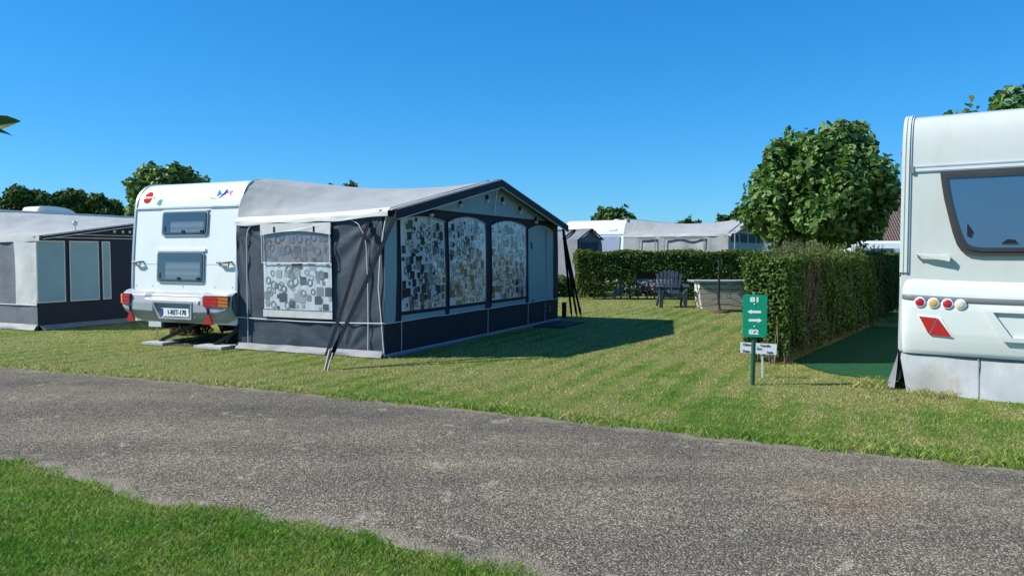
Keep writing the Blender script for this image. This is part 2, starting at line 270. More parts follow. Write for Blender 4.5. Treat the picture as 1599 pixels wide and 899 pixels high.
# ------------------------------------------------ mesh helpers
def tag(o, label=None, cat=None, group=None, kind=None):
    for k, v in (('label', label), ('category', cat), ('group', group), ('kind', kind)):
        if v: o[k] = v
    return o
def empty(name, loc, rz, label, cat, group=None):
    o = bpy.data.objects.new(name, None); C.objects.link(o); o.location = loc; o.rotation_euler = (0, 0, rz); o.empty_display_size = .2
    return tag(o, label, cat, group)
class MB:
    def __init__(s): s.v = []; s.f = []; s.mi = []; s.sm = []; s.m = 0; s.smooth = False
    def add(s, vs, fs, smooth=None):
        o = len(s.v); s.v += [tuple(p) for p in vs]; sm = s.smooth if smooth is None else smooth
        for f in fs: s.f.append([o + i for i in f]); s.mi.append(s.m); s.sm.append(sm)
        return s
    def box(s, x0, x1, y0, y1, z0, z1, M4=None):
        vs = [Vector((x, y, z)) for z in (z0, z1) for x, y in ((x0, y0), (x1, y0), (x1, y1), (x0, y1))]
        if M4: vs = [M4 @ p for p in vs]
        return s.add(vs, [(3, 2, 1, 0), (4, 5, 6, 7), (0, 1, 5, 4), (1, 2, 6, 5), (2, 3, 7, 6), (3, 0, 4, 7)], False)
    def tube(s, pts, r, n=8, caps=True):
        pts = [Vector(p) for p in pts]; rs = r if isinstance(r, (list, tuple)) else [r] * len(pts); rings = []
        up = None
        for i, p in enumerate(pts):
            t = (pts[min(i + 1, len(pts) - 1)] - pts[max(i - 1, 0)]).normalized()
            if up is None: up = Vector((0, 0, 1)) if abs(t.z) < .9 else Vector((1, 0, 0))
            a = t.cross(up).normalized(); b2 = a.cross(t).normalized(); up = b2
            rings.append([p + (a * math.cos(2 * math.pi * k / n) + b2 * math.sin(2 * math.pi * k / n)) * rs[i] for k in range(n)])
        vs = [p for rg in rings for p in rg]; fs = []
        for i in range(len(pts) - 1):
            for k in range(n): fs.append((i * n + k, i * n + (k + 1) % n, (i + 1) * n + (k + 1) % n, (i + 1) * n + k))
        s.add(vs, fs, True)
        if caps: s.add(rings[0], [tuple(range(n))[::-1]], False); s.add(rings[-1], [tuple(range(n))], False)
        return s
    def bar(s, p, q, w, t, side=(0, 0, 1)):
        p, q = Vector(p), Vector(q); d = (q - p).normalized(); a = d.cross(Vector(side))
        a = a.normalized() if a.length > 1e-4 else d.orthogonal().normalized(); c = a.cross(d).normalized()
        vs = []
        for e in (p, q):
            for i, j in ((-1, -1), (1, -1), (1, 1), (-1, 1)): vs.append(e + a * (i * w / 2) + c * (j * t / 2))
        return s.add(vs, [(3, 2, 1, 0), (4, 5, 6, 7), (0, 1, 5, 4), (1, 2, 6, 5), (2, 3, 7, 6), (3, 0, 4, 7)], False)
    def prism(s, poly, fn, d0, d1, smooth=False):
        """poly (u,v) -> fn(u,v,d); solid between depth d0 and d1"""
        n = len(poly); a = [fn(u, v, d0) for u, v in poly]; b2 = [fn(u, v, d1) for u, v in poly]
        return s.add(a + b2, [tuple(range(n))[::-1], tuple(range(n, 2 * n))] + [(i, (i + 1) % n, n + (i + 1) % n, n + i) for i in range(n)], smooth)
    def grid(s, fn, nu, nv, smooth=True, u0=0, u1=1, v0=0, v1=1):
        vs = [fn(u0 + (u1 - u0) * i / nu, v0 + (v1 - v0) * j / nv) for j in range(nv + 1) for i in range(nu + 1)]
        return s.add(vs, [(j * (nu + 1) + i, j * (nu + 1) + i + 1, (j + 1) * (nu + 1) + i + 1, (j + 1) * (nu + 1) + i) for j in range(nv) for i in range(nu)], smooth)
    def lathe(s, prof, n=16, M4=None):
        vs = [Vector((r * math.cos(2 * math.pi * k / n), r * math.sin(2 * math.pi * k / n), z)) for r, z in prof for k in range(n)]
        if M4: vs = [M4 @ p for p in vs]
        fs = [(i * n + k, i * n + (k + 1) % n, (i + 1) * n + (k + 1) % n, (i + 1) * n + k) for i in range(len(prof) - 1) for k in range(n)]
        s.add(vs, fs, True); s.add(vs[:n], [tuple(range(n))[::-1]], False); s.add(vs[-n:], [tuple(range(n))], False); return s
    def build(s, name, mats, parent=None, label=None):
        me = bpy.data.meshes.new(name); me.from_pydata(s.v, [], s.f); mats = mats if isinstance(mats, (list, tuple)) else [mats]
        for q in mats: me.materials.append(q)
        me.polygons.foreach_set('material_index', s.mi); me.polygons.foreach_set('use_smooth', s.sm); me.update()
        o = bpy.data.objects.new(name, me); C.objects.link(o)
        if parent: o.parent = parent
        if label: o['label'] = label
        return o
def bevel(o, wd, seg=2):
    b = o.modifiers.new("bevel", 'BEVEL'); b.width = wd; b.segments = seg; b.limit_method = 'ANGLE'; b.angle_limit = R(35); return o
def soft(o):
    for p in o.data.polygons: p.use_smooth = True
    try: o.data.set_sharp_from_angle(angle=R(40))
    except Exception: pass
    return o
def text(body, size, mtx, m, name, parent, align='CENTER', bold=0.0, sx=1.0):
    cu = bpy.data.curves.new("t", 'FONT'); cu.body = body; cu.size = size; cu.align_x = align; cu.align_y = 'CENTER'; cu.offset = bold; cu.extrude = .0015
    t = bpy.data.objects.new("t", cu); C.objects.link(t); bpy.context.view_layer.update()
    me = bpy.data.meshes.new_from_object(t); bpy.data.objects.remove(t)
    me.transform(mtx @ Matrix.Diagonal((sx, 1, 1, 1))); me.materials.clear(); me.materials.append(m)
    o = bpy.data.objects.new(name, me); C.objects.link(o); o.parent = parent; return o
def fn3(x, y, z, s=1.0): return noise.noise(Vector((x * s, y * s, z * s)))
def interp(tab, t):
    if t <= tab[0][0]: return tab[0][1]
    for (a, b2), (c, d) in zip(tab, tab[1:]):
        if t <= c: return b2 + (d - b2) * (t - a) / (c - a)
    return tab[-1][1]
def fast_mesh(name, V, nper, mt, parent=None, smooth=False):
    """V (n, nper, 3): n separate n-gons"""
    n = len(V); me = bpy.data.meshes.new(name)
    me.vertices.add(n * nper); me.vertices.foreach_set('co', V.reshape(-1).astype(np.float32))
    me.loops.add(n * nper); me.loops.foreach_set('vertex_index', np.arange(n * nper, dtype=np.int32))
    me.polygons.add(n); me.polygons.foreach_set('loop_start', np.arange(0, n * nper, nper, dtype=np.int32))
    try: me.polygons.foreach_set('loop_total', np.full(n, nper, dtype=np.int32))
    except Exception: pass
    me.update(calc_edges=True); me.materials.append(mt)
    o = bpy.data.objects.new(name, me); C.objects.link(o)
    if parent: o.parent = parent
    return o
def leaves(name, P, Nn, size, mt, parent=None, jitter=.6, shape=0, aspect=.62):
    """one polygon per leaf around normal Nn"""
    n = len(P); nr = Nn + rng.normal(0, jitter, (n, 3)); nr /= np.linalg.norm(nr, axis=1)[:, None] + 1e-9
    t = rng.normal(0, 1, (n, 3)); t -= nr * (t * nr).sum(1)[:, None]; t /= np.linalg.norm(t, axis=1)[:, None] + 1e-9
    bb = np.cross(nr, t); s = np.asarray(size).reshape(-1, 1) * np.ones((n, 1))
    if shape == 0:
        pts = [(-.5, 0, 0), (-.05, .5, .05), (.5, 0, -.06), (-.05, -.5, .05)]
    else:
        pts = [(-.34, 0, .03), (-.5, .22, .0), (-.22, .47, -.05), (.08, .36, -.03), (.22, .30, -.06), (.66, .02, -.16), (.26, -.26, -.02), (.02, -.42, -.07), (-.30, -.42, -.02), (-.46, -.2, 0)]
    V = np.stack([P + t * s * a + bb * s * (b2 * aspect / .5 * .5 * 1.6 if shape == 0 else b2) + nr * s * c for a, b2, c in pts], 1)
    return fast_mesh(name, V, len(pts), mt, parent)

def gp(px, py):
    Y = CAM_H * F / (py - HOR); return Vector(((px - 799.5) / F * Y, Y, 0))

# ------------------------------------------------ ground and road
far_e = [(-60, 36)] + [tuple(gp(*p)[:2]) for p in ((0, 574), (300, 599), (600, 629), (850, 653), (1100, 684), (1350, 708), (1599, 737))] + [(12, .6), (60, -22)]
near_e = [(-60, 30.5)] + [tuple(gp(*p)[:2]) for p in ((0, 727), (150, 765), (182, 782), (260, 800), (500, 836), (640, 868), (770, 897))] + [(4, .2), (12, -3.6), (60, -26)]
fx, fy = np.array([p[0] for p in far_e]), np.array([p[1] for p in far_e]); nx_, ny_ = np.array([p[0] for p in near_e]), np.array([p[1] for p in near_e])
mb = MB(); Q = 600
mb.grid(lambda u, v: Vector(((u - .5) * 2 * Q, (v - .5) * 2 * Q, 0)), 40, 40, False)
tag(mb.build('lawn', soilmat()), kind='structure')
xs = np.unique(np.concatenate([np.linspace(-60, -8, 30), np.linspace(-8, 12, 160), np.linspace(12, 60, 20)]))
mb = MB(); NV = 6
for i, x in enumerate(xs):
    a, c = float(np.interp(x, nx_, ny_)), float(np.interp(x, fx, fy))
    a += .035 * fn3(x, 0, 0, 2.5) ; c += .05 * fn3(x, 5, 0, 1.7)
    for j in range(NV + 1):
        v = j / NV; mb.v.append((x, a + (c - a) * v, .004 + .035 * math.sin(math.pi * v)))
for i in range(len(xs) - 1):
    for j in range(NV): k = i * (NV + 1) + j; mb.f.append([k, k + NV + 1, k + NV + 2, k + 1]); mb.mi.append(0); mb.sm.append(True)
road = mb.build('road', roadmat()); tag(road, kind='structure')
uv = road.data.uv_layers.new(name="UVMap")
for lp in road.data.loops: uv.data[lp.index].uv = (xs[lp.vertex_index // (NV + 1)], (lp.vertex_index % (NV + 1)) / NV)

O_A = Vector((-4.04, 11.3, 0)); O_R = Vector((4.07, 8.04, 0)); ANG_R = R(34.3)
AR = Vector((math.sin(ANG_R), math.cos(ANG_R), 0)); BR = Vector((math.cos(ANG_R), -math.sin(ANG_R), 0))
def blades(n, xr, yr, hgt, wid, keep, seedp=1.0):
    X = rng.uniform(*xr, n); u = rng.random(n); Y = 1 / (1 / yr[1] + u ** 1.0 * (1 / yr[0] - 1 / yr[1])) if seedp else rng.uniform(*yr, n)
    k = keep(X, Y); X, Y = X[k], Y[k]; n = len(X)
    cl = np.sin(X * 3.1 + Y * 1.7) * np.sin(Y * 4.3 - X * 2.2) * .25 + 1
    d = np.maximum(Y, 3.3); h = hgt * rng.uniform(.45, 1.25, n) * cl; wd = wid * (d / 5) ** .8 * rng.uniform(.7, 1.4, n)
    th = rng.uniform(0, 2 * np.pi, n); ln = rng.uniform(0, 1.0, n) * h; ph = rng.uniform(0, 2 * np.pi, n)
    base = np.stack([X, Y, np.zeros(n)], 1); sd = np.stack([np.cos(th), np.sin(th), np.zeros(n)], 1) * wd[:, None] / 2
    lean = np.stack([np.cos(ph) * ln, np.sin(ph) * ln, h], 1)
    return np.stack([base - sd, base + sd, base + lean * .55 + sd * .6 * 1, base + lean * np.array([1.25, 1.25, .95])], 1)[:, [0, 1, 2, 3]]
def edge_n(X): return np.sin(X * 3.3) * .035 + np.sin(X * 8.3 + 2) * .03 + np.sin(X * 17.1 + 1) * .03 + np.sin(X * 41) * .02
def keep_near(X, Y): return (np.abs(X) < Y * .70) & (Y < np.interp(X, nx_, ny_) + .05 + edge_n(X) + rng.normal(0, .03, len(X)))
def loc_r(X, Y): dx, dy = X - O_R.x, Y - O_R.y; return dx * BR.x + dy * BR.y, dx * AR.x + dy * AR.y
def loc_a(X, Y): dx, dy = X - O_A.x, Y - O_A.y; return dx * BX.x + dy * BX.y, dx * AX.x + dy * AX.y
def carpet_front(x): return np.interp(x, [-1.45, -1.3, -1.1, -.85, -.55, -.2, .1], [1.45, 1.2, .86, .58, .44, .42, .46])
def keep_far(X, Y):
    a, b2 = loc_r(X, Y); c, d = loc_a(X, Y)
    van = (a > 0.05) & (b2 > -.29); carpet = (a > -1.42) & (a < .05) & (b2 > carpet_front(a) - .05) & (b2 < 9)
    tent = (c > .05) & (c < 2.5) & (d > .06) & (d < 6.4)
    return (np.abs(X) < Y * .70) & (Y > np.interp(X, fx, fy) - .03 - edge_n(X) - rng.normal(0, .04, len(X))) & ~van & ~carpet & ~tent
gm = grassmat()
Vn = blades(200000, (-3.9, .6), (2.9, 5.3), .030, .0055, keep_near)
Vf = blades(850000, (-16, 16), (4.3, 26), .020, .0046, keep_far)
# taller lush tufts along the road edge and by the skirt
def keep_edge(X, Y): return keep_far(X, Y) & (Y < np.interp(X, fx, fy) + .12 + .25 * np.clip(X, 0, 3) / 3 + .3 * (np.sin(X * 5) * np.sin(X * 13) > .2) * .3)
Ve = blades(500000, (-7, 4.2), (4.3, 9.8), .045, .006, keep_edge)
def keep_tuft(X, Y):
    a, b2 = loc_r(X, Y); return ((a > -.40) & (a < -.08) & (b2 > -.35) & (b2 < .15)) | ((np.hypot(a - .35, b2 + .33) < .22) & (b2 < -.28))
Vt = blades(9000, (3.2, 5), (7.2, 8.8), .07, .006, keep_tuft, 0)
tag(fast_mesh('grass', np.concatenate([Vn, Vf, Ve, Vt]), 4, gm), kind='stuff')

# ------------------------------------------------ awning builder
def gable(y, L, ez, pz): return ez + (pz - ez) * (1 - abs(y - L / 2) / (L / 2))
def roof_fn(D, L, rail, side_z, ez, pz, over, sag):
    n = len(rail)
    def fn(s, v):  # s along y, v outwards
        k = s * (n - 1); i = min(int(k), n - 2); t = k - i
        y0 = rail[i][0] + (rail[i + 1][0] - rail[i][0]) * t; z0 = rail[i][1] + (rail[i + 1][1] - rail[i][1]) * t
        y1 = L * s; z1 = gable(y1, L, ez, pz)
        q = v * v * (3 - 2 * v) * .5 + v * .5
        z = z0 + (z1 - z0) * q - sag * math.sin(math.pi * min(v, 1)) * min(1, 6 * s * (1 - s))
        y = y0 + (y1 - y0) * v
        z += .012 * fn3(y, v * D * 3, 2, 1.2) * math.sin(math.pi * min(1, v)) * min(1, s * 8)
        z += .022 * math.sin(9 * s * L - 16 * v + 3 * fn3(s * 3, v * 3, 0)) * math.exp(-s * L / .6) * math.sin(math.pi * v) * min(1, s * L / .2)
        return Vector((v * D, y, z))
    return fn
def tent_shell(root, D, L, rail, side_z, ez, pz, c, over=.22, sag=.09, band=.13):
    """roof, canopy, side walls and front wall; c = dict of materials"""
    rf = roof_fn(D, L, rail, side_z, ez, pz, over, sag)
    mb = MB(); mb.grid(rf, 90, 40)
    # forward canopy over the front wall
    mb.grid(lambda u, v: Vector((D + v * over, L * u * (1 + .0) , gable(L * u, L, ez, pz) + .012 * v)), 40, 4)
    roof = mb.build('roof', c['roof'], root)
    # trim along the gable edge
    mb = MB()
    top = lambda u, d, e: Vector((D + over + d, L * u, gable(L * u, L, ez, pz) + .014 + e))
    for u0, u1 in ((-.005, .5), (.5, 1.005)):
        a0, a1 = top(u0, 0, 0), top(u1, 0, 0)
        for (dx0, dx1, e0, e1) in ((-.045, .012, -.002, .010), (.0, .012, -band, -.002)):
            vs = []
            for p in (a0, a1):
                for dx, e in ((dx0, e0), (dx1, e0), (dx1, e1), (dx0, e1)): vs.append(p + Vector((dx, 0, e)))
            mb.add(vs, [(3, 2, 1, 0), (4, 5, 6, 7), (0, 1, 5, 4), (1, 2, 6, 5), (2, 3, 7, 6), (3, 0, 4, 7)], False)
        # second dark stripe farther back on the roof
        b0, b1 = Vector((D - .05, L * u0, gable(L * max(0, u0), L, ez, pz) + .004)), Vector((D - .05, L * u1, gable(L * min(1, u1), L, ez, pz) + .004))
        mb.add([b0, b0 + Vector((.035, 0, .012)), b1 + Vector((.035, 0, .012)), b1], [(0, 1, 2, 3)])
    mb.build('canopy_trim', c['trim'], root)
    mb = MB()
    for u0, u1 in ((0, .5), (.5, 1)):
        mb.tube([top(u0, .014, -band), top(u1, .014, -band)], .007, 6); mb.tube([top(u0, .014, .004), top(u1, .014, .004)], .006, 6)
    mb.build('canopy_piping', c['pipe'], root)
    return rf

RAILM = [(0.02, 1.88), (.04, 2.0), (.07, 2.12), (.12, 2.26), (.22, 2.40), (.36, 2.50), (.6, 2.55), (1.2, 2.57), (2.5, 2.57), (3.2, 2.57), (4.0, 2.57), (4.8, 2.57), (5.6, 2.56), (6.0, 2.50), (6.25, 2.35), (6.38, 2.1), (6.43, 1.9)]

def pattern(mb_list, x0, x1, z0, z1, topf, fn, d, seed, density=1.0, msq=(1, 2, 3), mring=3):
    """printed squares and rings on a curtain; mb_list one MB with material slots"""
    r = random.Random(seed); mb = mb_list
    step = .125 / math.sqrt(density); k = 0
    z = z0 + .05
    while z < z1 + .15:
        x = x0 + .05 + r.uniform(-.03, .03)
        while x < x1 - .03:
            cx, cz = x + r.uniform(-.03, .03), z + r.uniform(-.03, .03); kk = r.random()
            if kk < .54:
                h = r.choice((.028, .042, .055, .062)); w2 = h * r.uniform(.8, 1.15)
                p = [(max(x0 + .004, cx - w2), max(z0 + .004, cz - h)), (min(x1 - .004, cx + w2), max(z0 + .004, cz - h)), (min(x1 - .004, cx + w2), cz + h), (max(x0 + .004, cx - w2), cz + h)]
                if cz + h < topf(cx) - .01 and p[1][0] > p[0][0]:
                    mb.m = r.choice(msq); k += 1; mb.add([fn(u, v, d + .0004 * (k % 5)) for u, v in p], [(0, 1, 2, 3)], False)
            if kk > .46:
                cx += r.uniform(-.04, .05); cz += r.uniform(-.04, .04); rr = r.choice((.038, .048, .056))
                if x0 + rr < cx < x1 - rr and z0 + rr < cz and cz + rr < topf(cx) - .02:
                    mb.m = mring if r.random() < .7 else msq[1]; k += 1; nn = 20; ri = rr * .70
                    ou = [fn(cx + rr * math.cos(q * 2 * math.pi / nn), cz + rr * 1.12 * math.sin(q * 2 * math.pi / nn), d + .0024 + .0004 * (k % 3)) for q in range(nn)]
                    inn = [fn(cx + ri * math.cos(q * 2 * math.pi / nn), cz + ri * 1.12 * math.sin(q * 2 * math.pi / nn), d + .0024 + .0004 * (k % 3)) for q in range(nn)]
                    mb.add(ou + inn, [(q, (q + 1) % nn, nn + (q + 1) % nn, nn + q) for q in range(nn)], False)
            x += step * r.uniform(.85, 1.15)
        z += step * .95
    mb.m = 0

def arch(x0, x1, z0, zs, rise, n=10):
    pts = [(x0, z0), (x1, z0)]
    for i in range(n + 1):
        t = 1 - i / n; pts.append((x0 + (x1 - x0) * t, zs + rise * math.sin(math.pi * t) ** .8))
    return pts

# ================= MAIN AWNING =================
D, L = 2.55, 6.45; EZ, PZ = 1.965, 2.635
aw = empty('awning_tent', O_A, -ANG, 'slate and beige caravan awning with patterned curtains, joined to the white caravan with stacked windows', 'awning', 'caravan awnings')
tent_shell(aw, D, L, RAILM, 1.88, EZ, PZ, dict(roof=M['beige'], trim=M['navy'], pipe=M['piping']), sag=.10)
# bright hem hanging down the side under the roof
mb = MB(); hz = lambda x: 1.885 + (EZ - 1.885) * (x / D) ** 2
mb.grid(lambda u, v: Vector((u * (D + .1), (.035 if v == 0 else -.03) - .02 * v * math.sin(math.pi * u) - .012 * fn3(u * 8, v * 2, 1), hz(u * D) + (.05 if v == 0 else .015) - v * (.085 + .03 * fn3(u * 5, 0, 0)))), 60, 5)
mb.build('roof_hem', M['hem'], aw)
# side wall facing the road
def fan(x, z):
    r1 = math.hypot(D - x, 1.95 - z) + .05; a1 = math.atan2(1.95 - z, D - x + .01); r2 = math.hypot(x, 1.88 - z) + .05; a2 = math.atan2(1.88 - z, x + .01); r3 = math.hypot(x - 1.9, z - .05) + .05; a3 = math.atan2(z, 1.9 - x)
    e = min(1, z / .2) * min(1, max(0, (1.9 - z) / .15))
    return e * (.022 * math.sin(a1 * 19) * math.exp(-r1 / .9) * min(1, r1 / .25) + .022 * math.sin(a2 * 23) * math.exp(-r2 / .8) * min(1, r2 / .25) + .02 * math.sin(a3 * 13 + 1) * math.exp(-r3 / .6) * min(1, r3 / .25))
def side(x, z, d=0.0): # plane y=0 with wrinkles
    q = min(1, max(0, z / 1.9)); return Vector((x + .015 * math.sin(z * 2) , -d - .05 * math.sin(math.pi * min(1, x / D)) * math.sin(math.pi * q) * .4 - .010 * fn3(x * 3, z * 2, 4) - .012 * math.sin(7 * x + 5 * z + 2 * fn3(x, z, 0)) * (1 - abs(2 * q - 1)) * (1 if d == 0 else 0) + (fan(x, z) if d == 0 else 0), z))
mb = MB(); mb.grid(lambda u, v: side(u * D, v * (hz(u * D) - .01)), 70, 40); mb.build('side_wall', M['slate'], aw)
mb = MB(); mb.grid(lambda u, v: Vector((u * D, L, v * EZ)), 6, 6); mb.build('side_wall', M['slate'], aw, 'plain slate far side wall')
def sflat(x, z, d): q = z / 1.9; return Vector((x + .015 * math.sin(z * 2), -d - .05 * math.sin(math.pi * min(1, x / D)) * math.sin(math.pi * q) * .4 - .006 - .01 * abs(fn3(x * 3, z * 2, 4)), z))
wx0, wx1 = .53, 1.73
wp = MB(); wp.prism([(wx0 - .03, .50), (wx1 + .01, .50), (wx1 + .01, 1.82), (wx0 - .03, 1.82)], sflat, .012, .016)
win = wp.build('side_window', M['slate'], aw)
mb = MB()
mb.grid(lambda u, v: sflat(wx0 + u * (wx1 - wx0), 0.61 + v * .665, .0235 + .0015 * math.sin(u * 60 + 2 * math.sin(v * 3))), 60, 6)
pattern(mb, wx0, wx1, .61, 1.27, lambda x: 1.29, sflat, .0265, 11, 1.1, (1, 2, 4, 4), 1)
mb.build('lower_curtain', [M['curtain'], M['cg1'], M['cg2'], M['cg3'], M['cg0']], win)
mb = MB(); arc = lambda x: 1.70 + .055 * math.sin(math.pi * (x - wx0) / (wx1 - wx0))
mb.grid(lambda u, v: sflat(wx0 + u * (wx1 - wx0), 1.28 + v * (arc(wx0 + u * (wx1 - wx0)) - 1.28), .0235 + .0015 * math.sin(u * 70 + 2 * math.sin(v * 3))), 60, 6)
pattern(mb, wx0, wx1, 1.28, 1.70, arc, sflat, .0265, 5, .8, (1, 1, 2), 2)
mb.build('upper_curtain', [M['mauve'], M['mg1'], M['mg2'], M['mg2']], win)
mb = MB(); mb.prism([(wx0, 1.27), (wx0, .605), (wx1, .605), (wx1, 1.27), (wx1, 1.75), (wx0, 1.75)], sflat, .046, .047); mb.build('window_vinyl', M['vinyl'], win)
mb = MB()
n = 14; lo = [(wx0 - .02 + (wx1 - wx0 + .04) * i / n, arc(wx0 + (wx1 - wx0) * i / n) - .04) for i in range(n + 1)]
mb.prism([(wx1 + .02, 1.825), (wx0 - .02, 1.825)] + lo, sflat, .05, .055); mb.build('window_valance', M['cream_c'], win); mb = MB(); mb.prism([(wx0 - .01, .50), (wx1 + .01, .50), (wx1 + .01, .60), (wx0 - .01, .60)], sflat, .03, .038)
mb.build('window_flap', M['cream_c'], win)
mb = MB()
for p in ([(wx0, 1.27), (wx1, 1.27)], [(wx0, 1.27), (wx0, 1.72)], [(wx1, 1.27), (wx1, 1.72)]):
    mb.tube([sflat(*p[0], .05), sflat(*p[1], .05)], .008, 6)
mb.build('window_piping', M['piping'], win)
mb = MB()
for tx in (wx0 + .24, wx1 - .26): mb = MB(); mb.bar(sflat(tx, 1.78, .06), sflat(tx, 1.70, .062), .02, .006); mb.build('window_toggle', M['ink'], win)
mb = MB()
mb.bar(sflat(wx1 + .03, 1.66, .03), sflat(wx1 + .08, 1.56, .03), .012, .006); mb.build('window_toggle', M['ink'], win)
# piping on the side wall: seams, zip arch, waist line
mb = MB()
def poly_t(pts, r=.007, fn=sflat, d=.012): mb.tube([fn(x, z, d) for x, z in pts], r, 6)
poly_t([(.21, .02), (.20, .5), (.20, 1.0), (.21, 1.6), (.24, 1.74), (.33, 1.84), (.45, 1.87)])
poly_t([(2.31, .02), (2.31, .5), (2.31, 1.0), (2.30, 1.5), (2.27, 1.66), (2.18, 1.80), (2.05, 1.87)])
poly_t([(x * D / 12, .47 - .02 * math.sin(x / 12 * math.pi)) for x in range(13)])
mb.build('wall_piping', M['piping'], aw)
mb = MB()
mb.grid(lambda u, v: Vector((u * D, -.025 - (.05 + .03 * fn3(u * 6, 4, 0)) * (1 - v) - .02 * fn3(u * 9, v, 0), .012 + v * .085 + .01 * fn3(u * 7, 1, 0))), 40, 3)
mb.grid(lambda u, v: Vector((D + .03 + .05 * (1 - v) + .01 * fn3(u * 9, v, 0), u * L, .012 + v * .03)), 60, 3)
mb.build('mud_flap', M['mud'], aw)
# front wall
def fr(y, z, d=0.0): return Vector((D + d + .012 * fn3(y * 1.5, z * 1.5, 8) + .012 * math.sin(math.pi * min(1, z / 1.9)), y, z))
gz = lambda y: gable(y, L, EZ, PZ)
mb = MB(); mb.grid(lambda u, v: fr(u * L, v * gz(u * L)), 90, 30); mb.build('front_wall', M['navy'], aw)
mb = MB()   # pale panels: corner strip, strips under windows, triangle in the gable
mb.prism([(.0, .47), (.27, .47), (.31, 1.2), (.33, 1.90), (.05, 1.9), (-.0, 1.2)], fr, .006, .010)
for a0, a1 in ((.42, 1.62), (1.76, 3.0), (3.26, 4.70)):
    mb.prism([(a0, .462), (a1, .462), (a1, .545), (a0, .545)], fr, .008, .014)
mb.build('pale_panel', M['light'], aw)
mb = MB(); g0, g1 = 1.05, 5.4; npt = 8
mb.prism([(g0 - .3, 2.05), (g1 + .3, 2.05), (3.35, 2.60), (3.1, 2.60)], lambda y, z, d: Vector((D + d + .03, y, z)), .01, .016)
mb.build('gable_panel', M['light'], aw)
tops = [(.42, 1.62, 1.88, .05), (1.76, 3.0, 1.89, .09), (3.26, 4.70, 1.89, .09)]
for i, (a0, a1, zs, rise) in enumerate(tops):
    mb = MB(); mb.prism(arch(a0 - .02, a1 + .02, .575, zs, rise), fr, .006, .010); wn_ = mb.build('front_window', M['navy'], aw)
    tf = lambda y, a0=a0, a1=a1, zs=zs, rise=rise: zs + rise * math.sin(math.pi * (y - a0) / (a1 - a0)) ** .8 if a0 < y < a1 else zs
    mb = MB(); fl = lambda y, z, d: fr(y, z, d) + Vector((.0015 * math.sin(y * 55), 0, 0))
    mb.grid(lambda u, v: fl(a0 + u * (a1 - a0), .60 + v * (tf(a0 + u * (a1 - a0)) - .61), .016), 60, 8)
    pattern(mb, a0, a1, .60, zs + rise, tf, fl, .0185, 31 + i, 1.1, (1, 2, 3, 3), 3)
    mb.build('curtain', [M['curtain'], M['cg1'], M['cg2'], M['cg3']], wn_)
    mb = MB(); mb.prism(arch(a0, a1, .60, zs, rise - .005), fr, .04, .041); mb.build('window_vinyl', M['vinyl'], wn_)
    mb = MB(); mb.tube([fr(y, z, .042) for y, z in arch(a0, a1, .60, zs, rise)[2:]], .006, 6); mb.build('window_piping', M['piping'], wn_)
mb = MB(); mb.prism(arch(4.86, 6.14, .47, 1.86, .10), fr, .010, .016)
door = mb.build('door_panel', M['light'], aw)
mb = MB(); mb.tube([fr(5.75, .05, .02), fr(5.75, 1.88, .022)], .006, 6); mb.bar(fr(5.0, 1.62, .02), fr(5.0, 1.50, .02), .02, .01); mb.bar(fr(4.98, 1.5, .02), fr(5.06, 1.5, .02), .015, .01); mb.bar(fr(5.0, .5, .025), fr(5.12, .5, .025), .03, .01)
mb.build('door_zip', M['ink'], door)
mb = MB()
mb.tube([fr(y * L / 30, .465 - .004 * math.sin(y * .9), .016) for y in range(31)], .007, 6)
mb.tube([fr(y * L / 20, .04, .02) for y in range(21)], .008, 6)
for yy in (.42, 3.12, 4.84, 5.72): mb.tube([fr(yy, .03, .014), fr(yy, .46, .014)], .005, 6)
mb.tube([Vector((D + .05, 0.02, 1.93)), Vector((D + .02, -.01, 1.7)), Vector((D - .03, -.02, 1.35)), Vector((D - .06, -.02, .95)), Vector((D - .02, -.01, .47)), Vector((D + .01, 0, .02))], .009, 6)
mb.build('wall_piping', M['piping'], aw)
# small lights and clips under the canopy
for yy in (1.15, 2.05, 3.0, 3.6, 4.35, 5.1):
    mb = MB(); z = min(2.28, gz(yy) - .24); mb.box(D + .05, D + .08, yy - .025, yy + .025, z + .03, z + .10); cl = mb.build('clip', M['ink'], aw)
    mb = MB(); mb.lathe([(.012, .0), (.035, .01), (.04, .03), (.03, .05)], 10, Matrix.Translation((D + .075, yy, z - .03))); mb.build('bulb', M['lens'], cl)
mb = MB(); mb.tube([(D - .04, 3.22, 0), (D - .04, 3.22, 2.6)], .014); mb.build('frame_pole', M['alu'], aw); mb = MB(); mb.tube([(D + .09, 3.22, 2.10), (D + .14, 3.22, 2.45), (D + .2, 3.22, 2.6)], .012); mb.tube([(D + .09, 3.22, 2.10), (D + .12, 3.45, 2.42), (D + .2, 3.62, 2.55)], .010)
mb.build('canopy_strut', M['alu'], aw)
for yy in (.03, L - .03): mb = MB(); mb.tube([(D - .04, yy, 0), (D - .04, yy, EZ - .03)], .014); mb.build('frame_pole', M['alu'], aw)
# maker's mark on the skirt
mb = MB(); q = [(5.98 + .03 * math.cos(t * math.pi / 4), .31 + .035 * math.sin(t * math.pi / 4)) for t in range(8)]; mb.prism(q, fr, .012, .015); mb.prism([(5.93, .235), (6.05, .235), (6.05, .25), (5.93, .25)], fr, .012, .015); mb.build('maker_mark', M['mud'], aw)
